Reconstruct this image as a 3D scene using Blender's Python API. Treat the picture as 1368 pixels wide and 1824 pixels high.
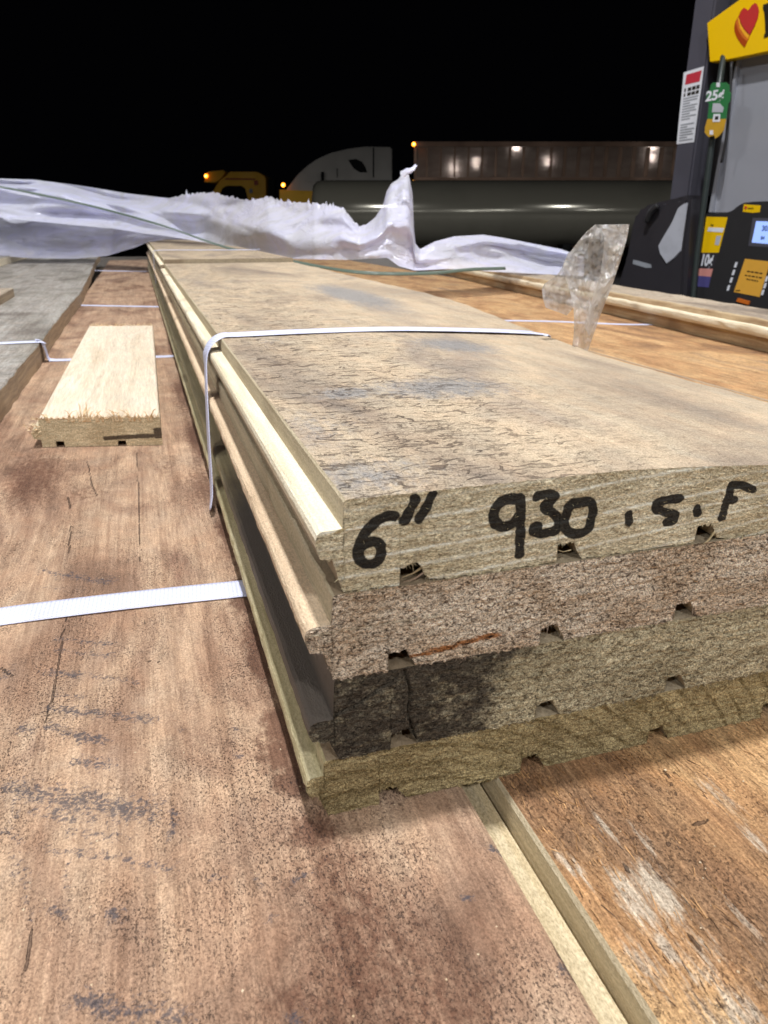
import bpy, bmesh, math, random
import numpy as np
from mathutils import Vector, Matrix
for o in list(bpy.data.objects): bpy.data.objects.remove(o)
S = bpy.context.scene
COL = S.collection
R = math.radians
MM = 0.001
# ------------------------------------------------------------------ camera, world, lamps, exposure
# world: x across the boards, y along the boards, z up; z = 0 is the top of the lower layer of boards (mm in builders)
CX, CY, FPX = 684.0, 912.0, 1326.0                    # photograph 1368 x 1824
PITCH = math.atan((CY - 400.0) / FPX)
YAW = math.atan((CX - 240.0) / math.hypot(FPX, CY - 400.0))
CAM = np.array([0.0, 0.0, 132.3])
cd = bpy.data.cameras.new('camera'); cam = bpy.data.objects.new('camera', cd); COL.objects.link(cam)
cam.location = CAM * MM
cam.rotation_euler = (R(90) - PITCH, 0, -YAW)
cd.sensor_fit = 'VERTICAL'; cd.sensor_height = 36.0; cd.lens = FPX / 1824.0 * 36.0
cd.clip_start = 0.01; cd.clip_end = 600
cd.dof.use_dof = True; cd.dof.focus_distance = 0.24; cd.dof.aperture_fstop = 40.0
S.camera = cam
W = bpy.data.worlds.new('World'); S.world = W; W.use_nodes = True
bg = W.node_tree.nodes['Background']; bg.inputs[0].default_value = (0.10, 0.10, 0.14, 1); bg.inputs[1].default_value = 0.006
S.view_settings.view_transform = 'Standard'; S.view_settings.look = 'None'; S.view_settings.exposure = 0.0
S.view_settings.gamma = 1.0; S.view_settings.use_curve_mapping = False
_fw = np.array([math.sin(YAW), math.cos(YAW), 0.0]); _rt = np.array([math.cos(YAW), -math.sin(YAW), 0.0])
def lamp(x, y, z, watts, size=0.42, col=(0.97, 0.975, 1.0)):
    l = bpy.data.lights.new('canopy_or_fill_lamp', 'AREA'); l.shape = 'SQUARE'; l.size = size; l.energy = watts; l.color = col
    o = bpy.data.objects.new('canopy_or_fill_lamp', l); COL.objects.link(o); o.location = (x, y, z)
# the fuel canopy's LED fixtures plus an added fill row near the trucks, about 4.7 m above the ground
PW = 132
lamp(0.06, 0.49, 3.40, PW * 1.12, 0.16)
for x, y in ((-3.9, 0.9), (4.6, 0.8)): lamp(x, y, 3.40, PW * 0.55)
for x, y in ((-3.2, -3.0), (0.3, -3.2), (3.8, -3.0)): lamp(x, y, 3.40, PW * 1.05)
for lat, dep in ((5.2, 4.6), (9.0, 6.0), (14.0, 8.0), (17.5, 5.0), (-6.0, 14.0), (0.0, 13.5), (6.0, 13.5), (12.0, 14.0)):  # entries farthest ahead are an unseen row added to brighten the trucks
    p = _rt * lat + _fw * dep
    lamp(p[0], p[1], 3.40, PW * (0.8 if dep < 9 else (1.5 if lat < 1 else 0.8)), 0.2)

# ------------------------------------------------------------------ pixel geometry helpers (mm)
_up = np.cross(np.array([math.cos(YAW), -math.sin(YAW), 0.0]),
               np.array([math.sin(YAW) * math.cos(PITCH), math.cos(YAW) * math.cos(PITCH), -math.sin(PITCH)]))
_f3 = np.array([math.sin(YAW) * math.cos(PITCH), math.cos(YAW) * math.cos(PITCH), -math.sin(PITCH)])
def ray(u, v): return _rt * (u - CX) / FPX - _up * (v - CY) / FPX + _f3
def onz(u, v, z=0.0):
    r = ray(u, v); return CAM + r * ((z - CAM[2]) / r[2])
def ony(u, v, y):
    r = ray(u, v); return CAM + r * (y / r[1])
def ondepth(u, v, D):
    r = ray(u, v); return CAM + r * (D / float(r @ _fw))

# ------------------------------------------------------------------ numpy noise
def _h(ix, iy, s):
    n = (ix * 374761393 + iy * 668265263 + s * 1442695041) & 0xffffffff
    n = ((n ^ (n >> 13)) * 1274126177) & 0xffffffff
    return ((n ^ (n >> 16)) & 0xffff) / 65535.0
def vn(x, y, s=0):
    x = np.asarray(x, float); y = np.asarray(y, float)
    ix = np.floor(x).astype(np.int64); iy = np.floor(y).astype(np.int64)
    fx = x - ix; fy = y - iy
    fx = fx * fx * (3 - 2 * fx); fy = fy * fy * (3 - 2 * fy)
    a = _h(ix, iy, s); b = _h(ix + 1, iy, s); c = _h(ix, iy + 1, s); d = _h(ix + 1, iy + 1, s)
    return (a + (b - a) * fx) * (1 - fy) + (c + (d - c) * fx) * fy
def fbm(x, y, s=0, o=4, g=0.5):
    t = 0.0; a = 1.0; n = 0.0
    for k in range(o):
        t = t + a * vn(x * 2 ** k + 17.3 * k, y * 2 ** k - 9.1 * k, s + k); n += a; a *= g
    return t / n
def sst(x, a, b):
    t = np.clip((x - a) / (b - a), 0, 1); return t * t * (3 - 2 * t)
def seg_dist(px, py, pts):
    d = np.full(np.shape(px), 1e9)
    for (ax, ay), (bx, by) in zip(pts[:-1], pts[1:]):
        vx, vy = bx - ax, by - ay; L = vx * vx + vy * vy + 1e-12
        t = np.clip(((px - ax) * vx + (py - ay) * vy) / L, 0, 1)
        d = np.minimum(d, np.hypot(px - ax - t * vx, py - ay - t * vy))
    return d
def smooth(pts, n=6):
    if len(pts) < 3: return pts
    P = [np.array(p, float) for p in pts]; P = [2 * P[0] - P[1]] + P + [2 * P[-1] - P[-2]]; out = []
    for i in range(1, len(P) - 2):
        for k in range(n):
            t = k / n
            out.append(tuple(0.5 * (2 * P[i] + (P[i + 1] - P[i - 1]) * t + (2 * P[i - 1] - 5 * P[i] + 4 * P[i + 1] - P[i + 2]) * t * t
                                    + (3 * P[i] - P[i - 1] - 3 * P[i + 1] + P[i + 2]) * t ** 3)))
    out.append(tuple(P[-2])); return out

# ------------------------------------------------------------------ node materials
def lin(c):
    return tuple(((v / 255.0 + 0.055) / 1.055) ** 2.4 if v > 10 else v / 255.0 / 12.92 for v in c)
class NG:
    def __init__(s, name):
        s.m = bpy.data.materials.new(name); s.m.use_nodes = True; s.t = s.m.node_tree; s.t.nodes.clear()
        s.out = s.n('ShaderNodeOutputMaterial'); s._mm = None
    def n(s, t, **k):
        x = s.t.nodes.new(t)
        for a, b in k.items(): setattr(x, a, b)
        return x
    def put(s, sock, v):
        if isinstance(v, bpy.types.NodeSocket): s.t.links.new(v, sock)
        elif isinstance(v, (tuple, list)) and len(v) == 3 and sock.type == 'RGBA': sock.default_value = (*v, 1)
        else: sock.default_value = v
    def mm(s):
        if s._mm is None:
            tc = s.n('ShaderNodeTexCoord'); v = s.n('ShaderNodeVectorMath', operation='SCALE')
            s.put(v.inputs[0], tc.outputs['Object']); v.inputs['Scale'].default_value = 1000.0; s._mm = v.outputs[0]
        return s._mm
    def vmul(s, v, sc, off=(0, 0, 0)):
        x = s.n('ShaderNodeVectorMath', operation='MULTIPLY_ADD'); s.put(x.inputs[0], v); x.inputs[1].default_value = sc; x.inputs[2].default_value = off
        return x.outputs[0]
    def vadd(s, v, w):
        x = s.n('ShaderNodeVectorMath', operation='ADD'); s.put(x.inputs[0], v); s.put(x.inputs[1], w); return x.outputs[0]
    def noise(s, sc, detail=3, rough=0.55, dist=0.0, off=(0, 0, 0), vec=None):
        x = s.n('ShaderNodeTexNoise'); s.put(x.inputs['Vector'], s.vmul(vec or s.mm(), sc, off))
        x.inputs['Scale'].default_value = 1; x.inputs['Detail'].default_value = detail; x.inputs['Roughness'].default_value = rough
        x.inputs['Distortion'].default_value = dist; return x.outputs['Fac']
    def noisec(s, sc, detail=2, off=(0, 0, 0)):
        x = s.n('ShaderNodeTexNoise'); s.put(x.inputs['Vector'], s.vmul(s.mm(), sc, off)); x.inputs['Scale'].default_value = 1
        x.inputs['Detail'].default_value = detail; return x.outputs['Color']
    def vor(s, sc, feature='DISTANCE_TO_EDGE', off=(0, 0, 0), vec=None, rnd=1.0):
        x = s.n('ShaderNodeTexVoronoi', feature=feature); s.put(x.inputs['Vector'], s.vmul(vec or s.mm(), sc, off))
        x.inputs['Scale'].default_value = 1; x.inputs['Randomness'].default_value = rnd; return x.outputs['Distance']
    def mth(s, op, a, b=0.0, clamp=False):
        x = s.n('ShaderNodeMath', operation=op, use_clamp=clamp); s.put(x.inputs[0], a); s.put(x.inputs[1], b); return x.outputs[0]
    def ss(s, x, a, b):
        m = s.n('ShaderNodeMapRange', interpolation_type='SMOOTHSTEP'); s.put(m.inputs[0], x); m.inputs[1].default_value = a; m.inputs[2].default_value = b
        return m.outputs[0]
    def mix(s, f, a, b, blend='MIX'):
        if blend == 'OVERLAY': b = s.vmul(b, (2, 2, 2)); blend = 'MULTIPLY'      # greys about 0.5 modulate without shifting hue
        m = s.n('ShaderNodeMix', data_type='RGBA', blend_type=blend); s.put(m.inputs[0], f); s.put(m.inputs[6], a); s.put(m.inputs[7], b); return m.outputs[2]
    def ramp(s, f, stops):
        r = s.n('ShaderNodeValToRGB'); s.put(r.inputs[0], f); e = r.color_ramp.elements
        while len(e) < len(stops): e.new(0.5)
        for q, (p, c) in zip(e, stops): q.position = p; q.color = (*c, 1)
        return r.outputs[0]
    def grey(s, f, lo, hi):
        m = s.n('ShaderNodeMapRange'); s.put(m.inputs[0], f); m.inputs[1].default_value = 0.25; m.inputs[2].default_value = 0.75
        m.inputs[3].default_value = lo; m.inputs[4].default_value = hi; return m.outputs[0]
    def paint(s):
        a = s.n('ShaderNodeAttribute', attribute_name='paint'); x = s.n('ShaderNodeSeparateColor'); s.put(x.inputs[0], a.outputs['Color'])
        return x.outputs[0], x.outputs[1], x.outputs[2]
    def bump(s, h, dist, strength=1.0, nrm=None):
        b = s.n('ShaderNodeBump'); s.put(b.inputs['Height'], h); b.inputs['Distance'].default_value = dist; b.inputs['Strength'].default_value = strength
        if nrm is not None: s.put(b.inputs['Normal'], nrm)
        return b.outputs[0]
    def bsdf(s, col, rough=0.6, nrm=None, spec=0.3, metal=0.0, **kw):
        b = s.n('ShaderNodeBsdfPrincipled'); s.put(b.inputs['Base Color'], col); s.put(b.inputs['Roughness'], rough)
        b.inputs['Specular IOR Level'].default_value = spec; b.inputs['Metallic'].default_value = metal
        if nrm is not None: s.put(b.inputs['Normal'], nrm)
        for k, v in kw.items(): s.put(b.inputs[k], v)
        return b.outputs[0]
    def done(s, sh): s.put(s.out.inputs[0], sh); return s.m
def scale(c, k): return tuple(min(v * k, 1) for v in c)

def mat_top(name, cols, seed, fibre=0.35, pores=0.5, cracks=0.0, crack_sc=(0.055, 0.16, 0.1), dark=(60, 45, 38), grey=(150, 145, 140), fine=1.0, bumpd=0.00035,
            lowsc=(0.012, 0.0045, 0.02), rough=0.72, shred=0.0, streak=0.8):
    """weathered board face: paint R = blue-black stain, G = third colour patch, B = crack"""
    g = NG(name); o = (seed * 37.1, seed * 11.7, seed * 5.3)
    low = g.noise(lowsc, 5, 0.6, 0.6, o)
    c = g.ramp(low, [(p, lin(q)) for p, q in zip((0.30, 0.44, 0.56, 0.70), cols)])
    blot = g.noise((0.09, 0.05, 0.1), 4, 0.65, 0.4, o)
    c = g.mix(0.75, c, g.ramp(blot, [(0.3, (0.55, 0.52, 0.5)), (0.5, (0.5, 0.5, 0.5)), (0.72, (0.47, 0.5, 0.53))]), 'OVERLAY')
    pr, pg, pb = g.paint()
    edge = g.noise((0.45 + 0.5 * shred, 0.25 - 0.15 * shred, 0.3), 5, 0.7, 0.2, o)
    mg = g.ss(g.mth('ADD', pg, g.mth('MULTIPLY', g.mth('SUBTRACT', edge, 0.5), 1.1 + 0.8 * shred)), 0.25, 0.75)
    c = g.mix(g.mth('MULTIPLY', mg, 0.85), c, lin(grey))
    fib = g.noise((1.1, 0.05 + 0.09 * shred, 1.2), 5, 0.68, 0.15 + 0.5 * shred, o)
    c = g.mix(fibre, c, g.ramp(fib, [(0.3, (0.28, 0.26, 0.25)), (0.5, (0.5, 0.5, 0.5)), (0.7, (0.7, 0.72, 0.74))]), 'OVERLAY')
    lg = g.noise((0.22, 0.006, 0.2), 4, 0.6, 0.5, (o[0] + 2, o[1], o[2]))
    c = g.mix(streak, c, g.ramp(lg, [(0.34, (0.38, 0.36, 0.35)), (0.5, (0.5, 0.5, 0.5)), (0.66, (0.58, 0.59, 0.59))]), 'OVERLAY')
    por = g.mth('MAXIMUM', g.noise((2.6 * fine, 1.5 * fine, 1.2), 2, 0.6, 0.5, o), g.mth('SUBTRACT', g.noise((1.3 * fine, 0.7 * fine, 1.2), 3, 0.7, 0.6, (o[0] + 3, o[1], o[2])), 0.035))
    pmask = g.noise((0.05, 0.03, 0.05), 3, 0.6, 0, o)
    pm = g.mth('MULTIPLY', g.ss(por, 0.57, 0.67), g.mth('MULTIPLY', g.ss(pmask, 0.36, 0.62), pores))
    c = g.mix(pm, c, lin(dark))
    gr = g.noise((2.6 * fine, 1.9 * fine, 3.0), 3, 0.7, 0.3, o)
    c = g.mix(0.6, c, g.ramp(gr, [(0.36, (0.24, 0.23, 0.23)), (0.5, (0.5, 0.5, 0.5)), (0.64, (0.74, 0.75, 0.76))]), 'OVERLAY')
    h = g.mth('ADD', g.mth('MULTIPLY', fib, 0.6 + shred * 1.6), g.mth('MULTIPLY', gr, 0.5))
    h = g.mth('SUBTRACT', h, g.mth('MULTIPLY', pm, 0.8))
    if cracks > 0:
        cm = g.noise((0.03, 0.02, 0.03), 3, 0.6, 0, o)
        wv1 = g.vadd(g.mm(), g.vmul(g.noisec((0.10, 0.16, 0.1), 4, o), (14, 9, 0)))
        def net(sc, w, lo, hi, off, gs):
            e = g.vor(sc, vec=wv1, off=off); gt = g.noise(gs, 4, 0.65, 0.3, (off[0] + 9, off[1], off[2]))
            ww = g.mth('MULTIPLY', g.ss(gt, lo, hi), w)
            return g.mth('MULTIPLY', g.ss(g.mth('SUBTRACT', e, ww), w * 0.45, -w * 0.2), g.ss(gt, lo, lo + 0.07))
        cs = crack_sc
        k1 = net((cs[0], cs[1], 0.02), 0.05, 0.49, 0.74, o, (0.07, 0.16, 0.1))
        k2 = net((cs[0] * 2.4, cs[1] * 2.0, 0.02), 0.075, 0.50, 0.74, (o[0] + 31, o[1] + 5, o[2]), (0.12, 0.2, 0.2))
        k3 = net((cs[0] * 6, cs[1] * 4, 0.02), 0.10, 0.52, 0.74, (o[0] + 61, o[1] + 15, o[2]), (0.2, 0.3, 0.2))
        ckm = g.mth('MAXIMUM', k1, g.mth('MAXIMUM', g.mth('MULTIPLY', k2, 0.9), g.mth('MULTIPLY', k3, 0.6)))
        ckm = g.mth('MULTIPLY', ckm, g.mth('MULTIPLY', g.mth('SUBTRACT', 1.0, g.mth('MULTIPLY', pb, 0.8)), cracks), True)
        rg = g.noise((crack_sc[0] * 4, crack_sc[1] * 4, 0.4), 4, 0.65, 0.4, o)
        lf = g.mth('SUBTRACT', 1.0, g.mth('MULTIPLY', pb, 0.6))
        c = g.mix(g.mth('MULTIPLY', lf, 0.4), c, g.ramp(rg, [(0.3, (0.3, 0.29, 0.285)), (0.5, (0.5, 0.5, 0.5)), (0.7, (0.62, 0.62, 0.62))]), 'OVERLAY')
        h = g.mth('ADD', h, g.mth('MULTIPLY', rg, 1.5))
        c = g.mix(g.mth('MULTIPLY', ckm, 0.72), c, lin((78, 62, 52)))
        h = g.mth('SUBTRACT', h, g.mth('MULTIPLY', ckm, 1.8))
    else:
        wv = g.noise((0.8, 0.6, 0.6), 4, 0.7, 0, o)
        ckm = g.ss(g.mth('ADD', pb, g.mth('MULTIPLY', g.mth('SUBTRACT', wv, 0.5), 0.7)), 0.42, 0.6)
        c = g.mix(g.mth('MULTIPLY', ckm, 0.66), c, lin((62, 47, 40)))
        h = g.mth('SUBTRACT', h, g.mth('MULTIPLY', ckm, 1.8))
    st = g.noise((0.75, 0.85, 0.7), 4, 0.72, 0.6, o); s0 = g.noise((0.10, 0.10, 0.1), 3, 0.6, 0.4, o)
    sm = g.ss(g.mth('ADD', g.mth('ADD', pr, g.mth('MULTIPLY', g.mth('SUBTRACT', s0, 0.5), 0.8)), g.mth('MULTIPLY', g.mth('SUBTRACT', st, 0.5), 3.4)), 0.40, 0.95)
    sm = g.mth('MULTIPLY', sm, g.ss(pr, 0.03, 0.2))
    c = g.mix(g.mth('MULTIPLY', sm, 0.78), c, lin((70, 69, 76)))
    n = g.bump(h, bumpd, 1.0)
    return g.done(g.bsdf(c, rough, n, 0.25))

def mat_end(name, cA, cB, seed, pit=0.5, speck=0.8, bumpd=0.0006, stretch=1.6, kerf=(215, 205, 175), third=(150, 90, 40), fuzz=0.0, ink=(14, 14, 19)):
    """sawn end grain: paint R = ink or black stain, G = light kerf line, B = third colour"""
    g = NG(name); o = (seed * 17.3, seed * 7.9, seed * 3.3)
    low = g.noise((0.05, 0.05, 0.09), 4, 0.6, 0.4, o)
    c = g.mix(g.ss(low, 0.36, 0.64), lin(cA), lin(cB))
    pr, pg, pb = g.paint()
    edge = g.noise((0.5, 0.5, 0.6), 5, 0.7, 0, o)
    c = g.mix(g.mth('MULTIPLY', g.ss(g.mth('ADD', pb, g.mth('MULTIPLY', g.mth('SUBTRACT', edge, 0.5), 0.9)), 0.3, 0.7), 0.9), c, lin(third))
    if sum(ink) >= 100:
        c = g.mix(g.mth('MULTIPLY', g.ss(g.mth('ADD', pr, g.mth('MULTIPLY', g.mth('SUBTRACT', edge, 0.5), 0.9)), 0.25, 0.7), 0.9), c, lin(ink)); pr = 0.0
    s1 = g.noise((1.1 / stretch, 1, 1.5), 4, 0.7, 0.5, o)
    s2 = g.noise((2.6 / stretch, 2.6, 3.2), 3, 0.7, 0.3, o)
    hz = g.noise((0.12, 0.3, 1.1), 4, 0.65, 0.5, o)
    c = g.mix(speck, c, g.ramp(s2, [(0.36, (0.18, 0.17, 0.16)), (0.5, (0.52, 0.52, 0.52)), (0.64, (0.84, 0.85, 0.86))]), 'OVERLAY')
    c = g.mix(0.4, c, g.ramp(hz, [(0.36, (0.30, 0.29, 0.28)), (0.5, (0.5, 0.5, 0.5)), (0.64, (0.7, 0.7, 0.71))]), 'OVERLAY')
    s3 = g.noise((0.55 / stretch, 0.5, 0.8), 3, 0.65, 0.6, (o[0] + 5, o[1], o[2]))
    pm = g.mth('MULTIPLY', g.mth('MAXIMUM', g.ss(s1, 0.54, 0.60), g.mth('MULTIPLY', g.ss(s3, 0.60, 0.66), 0.8)), pit)
    c = g.mix(pm, c, g.vmul(c, (0.17, 0.15, 0.14)))
    hi = g.mth('MULTIPLY', g.ss(s1, 0.45, 0.38), 0.6)
    c = g.mix(hi, c, g.vmul(c, (1.5, 1.5, 1.5)))
    km = g.mth('MULTIPLY', pg, g.ss(edge, 0.30, 0.5))
    c = g.mix(g.mth('MULTIPLY', km, 0.95), c, scale(lin(kerf), 1.15))
    im = g.ss(g.mth('ADD', pr if not isinstance(pr, float) else -1.0, g.mth('MULTIPLY', g.mth('SUBTRACT', s2, 0.5), 0.55)), 0.40, 0.62)
    c = g.mix(g.mth('MULTIPLY', im, 0.95 if sum(ink) < 100 else 0.86), c, lin(ink))
    h = g.mth('ADD', g.mth('MULTIPLY', s1, -1.3), g.mth('ADD', g.mth('MULTIPLY', s2, 0.7), g.mth('MULTIPLY', hz, 0.5)))
    n = g.bump(h, bumpd, 1.0)
    return g.done(g.bsdf(c, 0.8, n, 0.15))

def mat_milled(name, cA, cB, seed, dark_y=None, dark_col=(90, 82, 77), speck=0.6, rough=0.6, yl=(0.3, 0.012)):
    """freshly machined edge: smooth, streaked along the board; optionally stained near the sawn end"""
    g = NG(name); o = (seed * 13.1, seed * 3.9, seed * 9.3)
    st = g.noise((yl[0], yl[1], yl[0] * 1.6), 4, 0.6, 0.3, o)
    c = g.mix(g.ss(st, 0.35, 0.65), lin(cA), lin(cB))
    fn = g.noise((2.0, 0.9, 2.0), 3, 0.7, 0, o)
    c = g.mix(speck, c, g.ramp(fn, [(0.3, (0.3, 0.28, 0.26)), (0.5, (0.5, 0.5, 0.5)), (0.7, (0.7, 0.7, 0.72))]), 'OVERLAY')
    kn = g.noise((0.02, 0.012, 0.02), 2, 0.5, 0, o)
    c = g.mix(g.mth('MULTIPLY', g.ss(kn, 0.58, 0.72), 0.5), c, lin((120, 98, 74)))
    if dark_y:
        x = g.n('ShaderNodeSeparateXYZ'); g.put(x.inputs[0], g.mm())
        e = g.noise((0.12, 0.02, 0.12), 4, 0.6, 0, o)
        f = g.ss(g.mth('ADD', x.outputs[1], g.mth('MULTIPLY', g.mth('SUBTRACT', e, 0.5), dark_y)), dark_y * 1.25, dark_y * 0.75)
        c = g.mix(g.mth('MULTIPLY', f, 0.92), c, lin(dark_col))
    n = g.bump(g.mth('ADD', g.mth('MULTIPLY', fn, 1.6), g.mth('MULTIPLY', st, 1.2)), 0.0003, 1.0)
    return g.done(g.bsdf(c, rough, n, 0.3))

def mat_flat(name, col, rough=0.5, spec=0.4, metal=0.0, dirt=0.25, sc=30.0, emit=None, est=0.0, bumpd=0.0, lincol=False):
    g = NG(name); tc = g.n('ShaderNodeTexCoord')
    x = g.n('ShaderNodeTexNoise'); g.put(x.inputs['Vector'], tc.outputs['Object']); x.inputs['Scale'].default_value = sc; x.inputs['Detail'].default_value = 5
    c0 = col if lincol else lin(col)
    c = g.mix(g.mth('MULTIPLY', g.ss(x.outputs['Fac'], 0.4, 0.75), dirt), c0, scale(c0, 0.45))
    kw = {}
    if emit: kw = {'Emission Color': emit, 'Emission Strength': est}
    n = g.bump(x.outputs['Fac'], bumpd) if bumpd else None
    return g.done(g.bsdf(c, g.grey(x.outputs['Fac'], rough * 0.8, min(1, rough * 1.2)), n, spec, metal, **kw))

# ------------------------------------------------------------------ object helpers
def prop(o, label=None, cat=None, group=None, kind=None):
    for k, v in (('label', label), ('category', cat), ('group', group), ('kind', kind)):
        if v: o[k] = v
    return o
def mesh_obj(name, V, F, mats, origin=(0, 0, 0), parent=None, fmat=None, smoothf=False, attr=None):
    """V, origin in mm world coordinates"""
    V = np.asarray(V, float); og = np.asarray(origin, float)
    me = bpy.data.meshes.new(name)
    me.from_pydata(((V - og) * MM).tolist(), [], F if isinstance(F, list) else F.tolist())
    for m in (mats if isinstance(mats, (list, tuple)) else [mats]): me.materials.append(m)
    if fmat is not None: me.polygons.foreach_set('material_index', np.asarray(fmat, np.int32))
    if smoothf: me.polygons.foreach_set('use_smooth', np.ones(len(me.polygons), bool))
    if attr is not None:
        a = me.attributes.new('paint', 'FLOAT_COLOR', 'POINT'); A = np.zeros((len(V), 4)); A[:, :3] = attr; A[:, 3] = 1
        a.data.foreach_set('color', A.ravel())
    me.update()
    o = bpy.data.objects.new(name, me); COL.objects.link(o)
    if parent is not None:
        o.parent = parent; o.location = (og - np.array(parent['_og'])) * MM if '_og' in parent else og * MM
    else: o.location = og * MM
    return o
def empty(name, origin, rz=0.0):
    o = bpy.data.objects.new(name, None); COL.objects.link(o); o.empty_display_size = 0.05
    o.location = np.asarray(origin, float) * MM; o.rotation_euler = (0, 0, rz); return o
def child(name, V, F, mats, parent, fmat=None, smoothf=False):
    """V in the parent's local frame, mm"""
    me = bpy.data.meshes.new(name); me.from_pydata((np.asarray(V, float) * MM).tolist(), [], [list(f) for f in F])
    for m in (mats if isinstance(mats, (list, tuple)) else [mats]): me.materials.append(m)
    if fmat is not None: me.polygons.foreach_set('material_index', np.asarray(fmat, np.int32))
    if smoothf: me.polygons.foreach_set('use_smooth', np.ones(len(me.polygons), bool))
    me.update(); o = bpy.data.objects.new(name, me); COL.objects.link(o); o.parent = parent; return o
def grid_faces(nu, nv, base=0):
    i = np.arange(nu - 1)[:, None]; j = np.arange(nv - 1)[None, :]
    a = base + i * nv + j
    return np.stack([a, a + nv, a + nv + 1, a + 1], -1).reshape(-1, 4)
def blades(pts, dirs, lens, wids, seed=0, tw=None):
    """thin tapered fibres: 2 triangles each"""
    rng = np.random.default_rng(seed); V = []; F = []
    for p, d, L, w in zip(pts, dirs, lens, wids):
        d = d / np.linalg.norm(d); s = np.cross(d, rng.normal(size=3)); s /= np.linalg.norm(s); b = np.cross(d, s)
        k = len(V); m = p + d * L * 0.55 + b * L * rng.uniform(-.15, .15)
        V += [p - s * w / 2, p + s * w / 2, m - s * w * .35, m + s * w * .35, p + d * L + b * L * rng.uniform(-.4, .4)]
        F += [[k, k + 1, k + 3, k + 2], [k + 2, k + 3, k + 4]]
    return np.array(V), F

# ------------------------------------------------------------------ boards
def board(name, label, top, bot, y0, y1, mats, zones, ystep=(3.0, 0.02), topdx=3.0, warp=None, paint=None, cap=None, end_mat=0, group=None, rz=0.0, cat='floorboard', seedy=0):
    """tongue-and-groove board. top/bot: profile breakpoints (x,z) left to right, world mm. zones: material index per top segment, bottom uses zones['b'].
    cap: dict for a dense sawn near end."""
    out = []; zone = []
    def add(pts, zl, dx):
        for k in range(len(pts) - 1):
            (xa, za), (xb, zb) = pts[k], pts[k + 1]
            n = max(1, int(abs(xb - xa) / dx))
            for i in range(n): out.append((xa + (xb - xa) * i / n, za + (zb - za) * i / n)); zone.append(zl[k])
    add(top, zones['t'], topdx)
    out.append(top[-1]); zone.append(zones['r'])
    br = bot[::-1]
    for k in range(len(br) - 1): out.append(br[k]); zone.append(zones['b'][len(br) - 2 - k])
    out.append(bot[0]); zone.append(zones['l'])
    P = np.array(out); n = len(P)
    ys = [y0]; st = ystep[0]
    while ys[-1] < y1:
        ys.append(ys[-1] + max(ystep[0], (ys[-1]) * ystep[1]))
    ys[-1] = y1; ys = np.array(ys); m = len(ys)
    V = np.zeros((m, n, 3)); V[:, :, 0] = P[None, :, 0]; V[:, :, 2] = P[None, :, 1]; V[:, :, 1] = ys[:, None]
    V = V.reshape(-1, 3)
    i = np.arange(m - 1)[:, None]; j = np.arange(n)[None, :]; jn = (j + 1) % n
    F = np.stack([i * n + j, (i + 1) * n + j, (i + 1) * n + jn, i * n + jn], -1).reshape(-1, 4).tolist()
    fm = np.tile(np.array(zone), m - 1).tolist()
    F.append([(m - 1) * n + k for k in range(n)][::-1]); fm.append(end_mat)
    A = np.zeros((len(V), 3))
    if paint: A = paint(V)
    if cap:
        bx = sorted(set([p[0] for p in top] + [p[0] for p in bot]))
        xs = []; x = min(top[0][0], bot[0][0]); xe = max(top[-1][0], bot[-1][0]); res = cap.get('res', 0.36)
        cols = list(np.arange(x, xe, res)) + [xe]
        for p in bx: cols += [p - 0.015, p + 0.015]
        xs = np.array(sorted(c for c in cols if x <= c <= xe))
        def prof(pts, xx):
            px = np.array([p[0] for p in pts]); pz = np.array([p[1] for p in pts])
            px = px + np.arange(len(px)) * 1e-4
            return np.interp(xx, px, pz)
        t = prof(top, xs); b = prof(bot, xs)
        s = cap.get('seed', 1)
        b = b - cap.get('rag', 0.5) * sst(fbm(xs * 0.9, xs * 0, s + 31, 3), 0.42, 0.85) * (b < (min(q[1] for q in bot) + 6))
        t = t + cap.get('ragt', 0.2) * sst(fbm(xs * 0.8, xs * 0, s + 51, 3), 0.4, 0.85)
        nr = cap.get('rows', 54); q = np.linspace(0, 1, nr)
        X = np.repeat(xs[:, None], nr, 1); Z = b[:, None] + (t - b)[:, None] * q[None, :]
        rim = np.minimum(q, 1 - q)[None, :] * (t - b)[:, None]
        d = fbm(X * 0.8, Z * 1.1, s, 4, 0.6) - 0.5 + 0.6 * (fbm(X * 0.12, Z * 0.9, s + 9, 3) - 0.5)
        Y = y0 - 0.05 - cap.get('amp', 0.7) * d * sst(rim, 0, 0.5)
        if 'dig' in cap: Y = Y + cap['dig'](X, Z)
        CV = np.stack([X, Y, Z], -1).reshape(-1, 3); k0 = len(V)
        V = np.concatenate([V, CV]); CF = grid_faces(len(xs), nr, k0); F += CF.tolist(); fm += [cap['mat']] * len(CF)
        A = np.concatenate([A, cap['paint'](CV[:, 0], CV[:, 2]) if 'paint' in cap else np.zeros((len(CV), 3))])
    else:
        F.append(list(range(n))); fm.append(end_mat)
    og = np.array([(top[0][0] + top[-1][0]) / 2, y0, min(p[1] for p in bot)])
    if warp is not None: V = warp(V)
    o = mesh_obj(name, V, F, mats, og, None, fm, attr=A)
    prop(o, label, cat, group); o.rotation_euler[2] = rz
    o['_og'] = og.tolist()
    return o

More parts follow.
